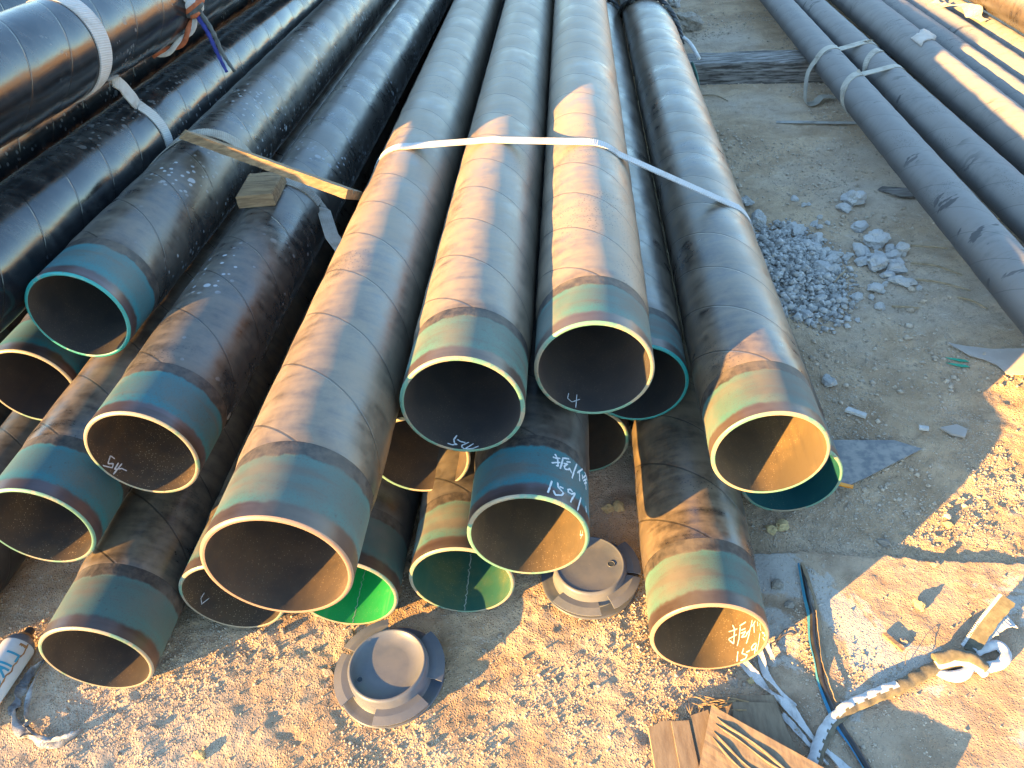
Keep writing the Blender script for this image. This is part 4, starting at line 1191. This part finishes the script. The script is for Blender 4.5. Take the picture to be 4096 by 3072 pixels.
flat('metal_sheet', [(0.560, 1.449), (0.647, 1.452), (0.789, 1.447), (0.845, 1.414), (0.760, 1.365), (0.680, 1.318), (0.627, 1.291), (0.560, 1.28)], 0.008, 0.003, M['metal_sheet'], 'pointed mottled metal sheet sticking out from under the bundle', 'metal sheet')
flat('cardboard_piece', [(1.066, 1.846), (1.110, 1.828), (1.173, 1.811), (1.300, 1.806), (1.330, 1.70), (1.211, 1.692), (1.168, 1.697), (1.159, 1.737), (1.138, 1.762), (1.105, 1.783)], 0.010, 0.003, M['card'], 'torn grey cardboard piece on the soil near the slim pipe', 'cardboard', curl=0.006)
flat('board_piece', [(1.185, 2.86), (1.21, 2.885), (1.36, 2.84), (1.36, 2.76), (1.25, 2.79)], 0.006, 0.006, M['timber'], 'thin weathered board piece poking out under the slim pipe', 'board')
for i, (a, b) in enumerate(((1.071, 1.777), (1.062, 1.750))):
    q = [(a + dx, b + dy) for dx, dy in ((-0.030, 0.012), (-0.005, 0.006), (0.020, -0.002), (0.026, -0.012), (0.004, -0.010), (-0.018, 0.002))]
    flat('plastic_scrap', q, gz(a, b) + 0.004 + 0.003 * i, 0.001, M['green_bit'], ('green plastic scrap next to the torn cardboard', 'second green plastic scrap touching the first near the cardboard')[i], 'plastic scrap', 'green plastic scraps')
flat('plastic_scrap', [(0.607, 1.293), (0.640, 1.281), (0.644, 1.289), (0.612, 1.302)], 0.0125, 0.004, M['orange_bit'], 'bright orange plastic scrap at the tip of the metal sheet', 'plastic scrap')
flat('tile_chip', [(0.700, 1.562), (0.745, 1.532), (0.751, 1.545), (0.712, 1.574)], 0.008, 0.008, M['concrete'], 'pale oblong chip in a patch of sun by the bundle', 'chip')
flat('tile_chip', [(0.916, 1.488), (0.960, 1.498), (0.978, 1.478), (0.962, 1.452), (0.935, 1.462)], 0.008, 0.006, M['card'], 'flat five-sided stone chip on the open soil', 'chip')
flat('tile_chip', [(0.866, 1.497), (0.888, 1.492), (0.885, 1.480), (0.864, 1.485)], 0.008, 0.007, M['concrete'], 'small pale block chip near the five-sided chip', 'chip')
flat('wood_chip', [(0.584, 0.889), (0.592, 0.892), (0.616, 0.856), (0.609, 0.852)], 0.014, 0.005, M['split_wood'], 'yellow wood splinter on the concrete near the rope', 'wood chip')
for i, pp in enumerate(([(1.12, 2.30, .012), (1.19, 2.27, .014), (1.25, 2.21, .012)], [(1.10, 2.20, .01), (1.17, 2.17, .012), (1.24, 2.12, .01)], [(1.16, 2.42, .01), (1.20, 2.40, .014), (1.27, 2.385, .012)], [(0.98, 2.055, .006), (1.03, 2.045, .007), (1.06, 2.04, .006)], [(0.90, 2.27, .008), (0.87, 2.235, .012), (0.845, 2.20, .010)], [(1.19, 2.09, .008), (1.22, 2.06, .012), (1.25, 2.02, .008)], [(0.66, 4.05, .008), (0.74, 4.03, .01), (0.79, 3.95, .006)])):
    V, F = tube(resample(pp, 5), 0.003, 6, lambda L, a, f: 0.0042 * (1 - 0.4 * f))
    tag(base_mesh('dry_twig', V, F, M['twig'], smooth=True), ('longest dry reed beside the cluster of concrete lumps', 'dry reed between the lump cluster and slim pipe', 'dry twig touching the slim pipe near the white wedge lump', 'short straw lying alone on open soil past the lumps', 'thin stick leaning at the edge of the grit heap', 'short dry reed close to the slim pipe', 'bent stick near the strapped bundle and sleeper')[i], 'twig', 'dry twigs on the yard')


# ------------------------------------------------------------------ stones
def stone_mesh(seed, sub=2, flatten=0.7, rough=0.28):
    bm = bmesh.new()
    bmesh.ops.create_icosphere(bm, subdivisions=sub, radius=1.0)
    rs = random.Random(seed)
    planes = []
    for _ in range(7):
        d = Vector((rs.gauss(0, 1), rs.gauss(0, 1), rs.gauss(0, 1))).normalized()
        planes.append((d, rs.uniform(0.55, 0.88)))
    for v in bm.verts:
        c = v.co.copy()
        for d, k in planes:
            e = c.dot(d)
            if e > k: c -= d * (e - k) * 0.9
        c *= 1 + rough * mnoise.noise(v.co * 1.6 + Vector((seed * 3.1, 0, 0))) + rough * 0.5 * mnoise.noise(v.co * 4.5 + Vector((0, seed * 2.3, 0))) + rough * 0.25 * mnoise.noise(v.co * 11 + Vector((seed, seed * 1.3, 0)))
        v.co = Vector((c.x, c.y * 0.85, c.z * flatten))
    me_ = bpy.data.meshes.new('stone')
    bm.to_mesh(me_); bm.free()
    return me_


SM = [stone_mesh(i, 4 if i < 4 else 3, 0.62 + 0.05 * (i % 3), 0.36) for i in range(10)]


def put_stone(x, y, r, mat, label, group, k=None, name='stone', sink=0.25, z=None):
    o = link(name, SM[k if k is not None else random.randrange(4, 10)], mat)
    o.location = (x, y, (gz(x, y) if z is None else z) + r * 0.6 * (1 - sink))
    o.scale = (r * random.uniform(0.85, 1.2), r * random.uniform(0.85, 1.15), r * random.uniform(0.8, 1.05))
    o.rotation_euler = (random.uniform(-0.3, 0.3), random.uniform(-0.3, 0.3), random.uniform(0, 6.28))
    return tag(o, label, 'stone', group)


CG = 'broken concrete lumps by the slim pipes'
big = [(1.066, 2.775, .052, 'wide rough concrete lump lying farthest from the rubble heap'), (1.051, 2.457, .050, 'large knobbly concrete lump at the head of the scattered lumps'), (1.010, 2.293, .042, 'big rounded concrete lump in the middle of the scattered lumps'),
       (0.686, 2.650, .040, 'dark rough lump against the strapped pipe'), (0.674, 2.803, .032, 'dull stone half hidden by the strapped pipe'), (1.119, 2.394, .034, 'white concrete wedge at the edge of the scattered lumps')]
for i, (a, b, r, lab) in enumerate(big):
    put_stone(a, b, r, M['concrete'] if i not in (3, 4) else M['grit'], lab, CG, i % 4, 'concrete_lump')
for (a, b, r) in [(1.017, 2.713, .027), (1.028, 2.567, .029), (0.988, 2.399, .032), (1.040, 2.360, .022), (0.970, 2.335, .024), (1.003, 2.350, .025), (1.078, 2.360, .028), (1.088, 2.408, .022), (1.076, 2.305, .027), (1.060, 2.265, .029), (1.025, 2.239, .025), (1.050, 2.195, .028), (1.072, 2.185, .024), (0.969, 2.159, .028), (0.896, 2.121, .018), (0.947, 2.060, .019), (0.858, 2.823, .018), (0.886, 2.616, .018),
                  (0.896, 2.580, .014), (0.831, 2.457, .024), (0.865, 2.494, .030), (0.785, 2.422, .022), (0.833, 2.295, .034), (0.869, 2.286, .024), (0.885, 2.357, .025), (0.858, 2.335, .026), (0.907, 2.393, .019), (0.890, 2.398, .018), (0.693, 2.282, .026), (0.776, 2.173, .026), (0.781, 2.113, .022), (0.712, 2.025, .024), (0.871, 2.409, .021), (0.725, 2.473, .028), (0.849, 2.417, .022),
                  (0.801, 2.589, .026), (0.815, 2.558, .028), (0.820, 2.388, .017), (0.93, 2.37, .016), (0.945, 2.385, .015), (1.005, 2.19, .013), (0.94, 2.12, .012), (0.915, 2.66, .013), (0.935, 2.625, .012), (0.70, 2.72, .016), (0.66, 2.52, .022), (0.64, 2.20, .022), (0.80, 2.03, .012), (0.86, 1.99, .010), (1.10, 2.16, .012), (0.88, 2.76, .014), (0.90, 2.77, .012)]:
    if a < 0.93 and b < 2.64:
        lab = 'larger pale lump sitting in the grey grit heap' if r >= 0.022 else 'smaller pale lump at the grey grit heap'
    elif b < 2.5:
        lab = 'pale concrete lump in the loose cluster between grit heap and slim pipe' if r >= 0.02 else 'little pale chip around the loose cluster of lumps'
    else:
        lab = 'pale concrete lump on open soil beyond the grit heap'
    put_stone(a, b, r, M['concrete'], lab, CG, None, 'concrete_lump')
put_stone(0.766, 5.32, 0.095, M['stone'], 'large brown boulder beyond the timber sleeper', None, 1, 'boulder', 0.1)
put_stone(0.745, 5.92, 0.055, M['concrete'], 'pale rock at the far side beyond the boulder', None, 2, 'rock', 0.2)
put_stone(0.694, 1.690, 0.026, M['grit'], 'grey stone sitting alone near the bundle on shaded soil', None, 5)
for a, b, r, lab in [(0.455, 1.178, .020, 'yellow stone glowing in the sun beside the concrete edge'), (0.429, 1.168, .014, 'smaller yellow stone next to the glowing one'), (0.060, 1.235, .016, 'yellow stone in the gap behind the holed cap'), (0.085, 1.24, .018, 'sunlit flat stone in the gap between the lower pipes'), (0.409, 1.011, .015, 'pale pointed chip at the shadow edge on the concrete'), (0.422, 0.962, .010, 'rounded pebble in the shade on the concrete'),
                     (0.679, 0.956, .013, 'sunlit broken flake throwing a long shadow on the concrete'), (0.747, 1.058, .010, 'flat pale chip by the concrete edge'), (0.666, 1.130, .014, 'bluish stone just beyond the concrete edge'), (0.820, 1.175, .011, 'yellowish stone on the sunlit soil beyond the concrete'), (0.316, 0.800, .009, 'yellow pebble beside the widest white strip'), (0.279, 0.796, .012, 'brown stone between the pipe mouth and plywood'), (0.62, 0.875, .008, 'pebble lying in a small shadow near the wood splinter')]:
    put_stone(a, b, r, M['yellow_sunlit_stone'] if 'yellow' in lab or 'sunlit' in lab else M['stone'], lab, None)  # sunlit stones have the warm sunlight put into their colour
PG = 'loose pebbles on the foreground soil'
for (a, b, r) in [(-0.716, 0.842, .0055), (-0.765, 0.848, .005), (-0.652, 0.863, .006), (-0.60, 0.845, .004), (-0.70, 0.90, .007), (-0.618, 0.885, .008), (-0.652, 0.905, .009), (-0.575, 0.858, .006), (-0.53, 0.81, .010), (-0.50, 0.90, .008), (-0.22, 0.78, .006), (-0.13, 0.84, .005), (-0.21, 0.86, .006), (-0.18, 0.895, .007), (0.0, 0.78, .006), (0.05, 0.72, .005), (-0.3, 0.66, .006), (-0.65, 0.68, .005), (-0.85, 0.69, .006), (0.07, 0.86, .006), (-0.9, 0.64, .005)]:
    put_stone(a, b, r, M['stone'], 'small loose pebble on the sunlit foreground soil', PG, None, 'pebble', 0.1)
put_stone(-0.735, 0.637, 0.013, M['yellow_sunlit_stone'], 'crumpled yellowish leaf-like chip at the front of the soil', None, 6, 'chip', 0.1)

# ------------------------------------------------------------------ gravel and grit too small to pick apart
OCT_V = np.array([(1, 0, 0), (-1, 0, 0), (0, 1, 0), (0, -1, 0), (0, 0, 1), (0, 0, -1)], float)
OCT_F = np.array([(0, 2, 4), (2, 1, 4), (1, 3, 4), (3, 0, 4), (2, 0, 5), (1, 2, 5), (3, 1, 5), (0, 3, 5)])


def scatter(name, xs, ys, rs, mat, zoff=None):
    n_ = len(xs)
    z0 = height(xs, ys)
    on = (xs > 0.37) & (ys < np.interp(xs, ex, ey) - 0.01)
    z0 = np.where(on, np.maximum(z0, 0.0095), z0)
    if zoff is not None: z0 = z0 + zoff
    Vv = OCT_V[None] * RNG.uniform(0.6, 1.15, (n_, 6, 1)) * rs[:, None, None]
    Vv[:, :, 2] *= 0.72
    a = RNG.uniform(0, 6.28, n_); tl_ = RNG.normal(0, 0.35, n_)
    c, s = np.cos(a)[:, None], np.sin(a)[:, None]
    x, y, z = Vv[:, :, 0], Vv[:, :, 1], Vv[:, :, 2]
    z, x = z * np.cos(tl_)[:, None] - x * np.sin(tl_)[:, None], z * np.sin(tl_)[:, None] + x * np.cos(tl_)[:, None]
    X = x * c - y * s + xs[:, None]; Y = x * s + y * c + ys[:, None]; Z = z + (z0 + rs * 0.30)[:, None]
    co = np.stack([X, Y, Z], -1).reshape(-1, 3)
    fa = (OCT_F[None] + (np.arange(n_) * 6)[:, None, None]).reshape(-1, 3)
    me_ = bpy.data.meshes.new(name)
    me_.vertices.add(len(co)); me_.vertices.foreach_set('co', co.astype(np.float32).ravel())
    me_.loops.add(fa.size); me_.polygons.add(len(fa))
    me_.loops.foreach_set('vertex_index', fa.ravel().astype(np.int32))
    me_.polygons.foreach_set('loop_start', np.arange(0, fa.size, 3, dtype=np.int32))
    me_.polygons.foreach_set('loop_total', np.full(len(fa), 3, dtype=np.int32))
    me_.update(calc_edges=True)
    o = link(name, me_, mat)
    o['kind'] = 'stuff'
    return o


def region(n_, x0, x1, y0, y1, clump, lo):
    xs = RNG.uniform(x0, x1, n_); ys = RNG.uniform(y0, y1, n_)
    k = fbm(xs * clump, ys * clump, 3, 77)
    keep = RNG.uniform(0, 1, n_) < np.clip((k - lo) * 5, 0.04, 1)
    return xs[keep], ys[keep]


xs, ys = region(90000, -1.35, 1.05, 0.55, 1.65, 6.0, 0.42)
rs = np.clip(RNG.lognormal(math.log(0.0017), 0.42, len(xs)), 0.0008, 0.0065)
o = scatter('gravel', xs, ys, rs, M['pebble']); tag(o, 'fine loose gravel covering the foreground soil', 'gravel')
xs, ys = region(42000, 0.5, 1.7, 1.2, 6.4, 4.0, 0.40)
rs = np.clip(RNG.lognormal(math.log(0.0026), 0.6, len(xs)), 0.0010, 0.016)
o = scatter('gravel', xs, ys, rs, M['pebble']); tag(o, 'sparse gravel on the soil between bundle and slim pipes', 'gravel')
# rubble heap
hx = RNG.normal(0.745, 0.085, 6500); hy = RNG.normal(2.30, 0.20, 6500)
keep = (hx > 0.50) & (hx < 0.98) & (((hx - 0.73) / 0.21) ** 2 + ((hy - 2.30) / 0.36) ** 2 < RNG.uniform(0.5, 1.15, 6500))
hx, hy = hx[keep], hy[keep]
rs = np.clip(RNG.lognormal(math.log(0.0055), 0.55, len(hx)), 0.002, 0.020)
mound = 0.030 * np.exp(-(((hx - 0.70) / 0.16) ** 2 + ((hy - 2.32) / 0.26) ** 2))
o = scatter('rubble_grit', hx, hy, rs, M['grit'], mound * RNG.uniform(0.0, 1.0, len(hx))); tag(o, 'heap of grey concrete grit spilling beside the bundle', 'rubble')
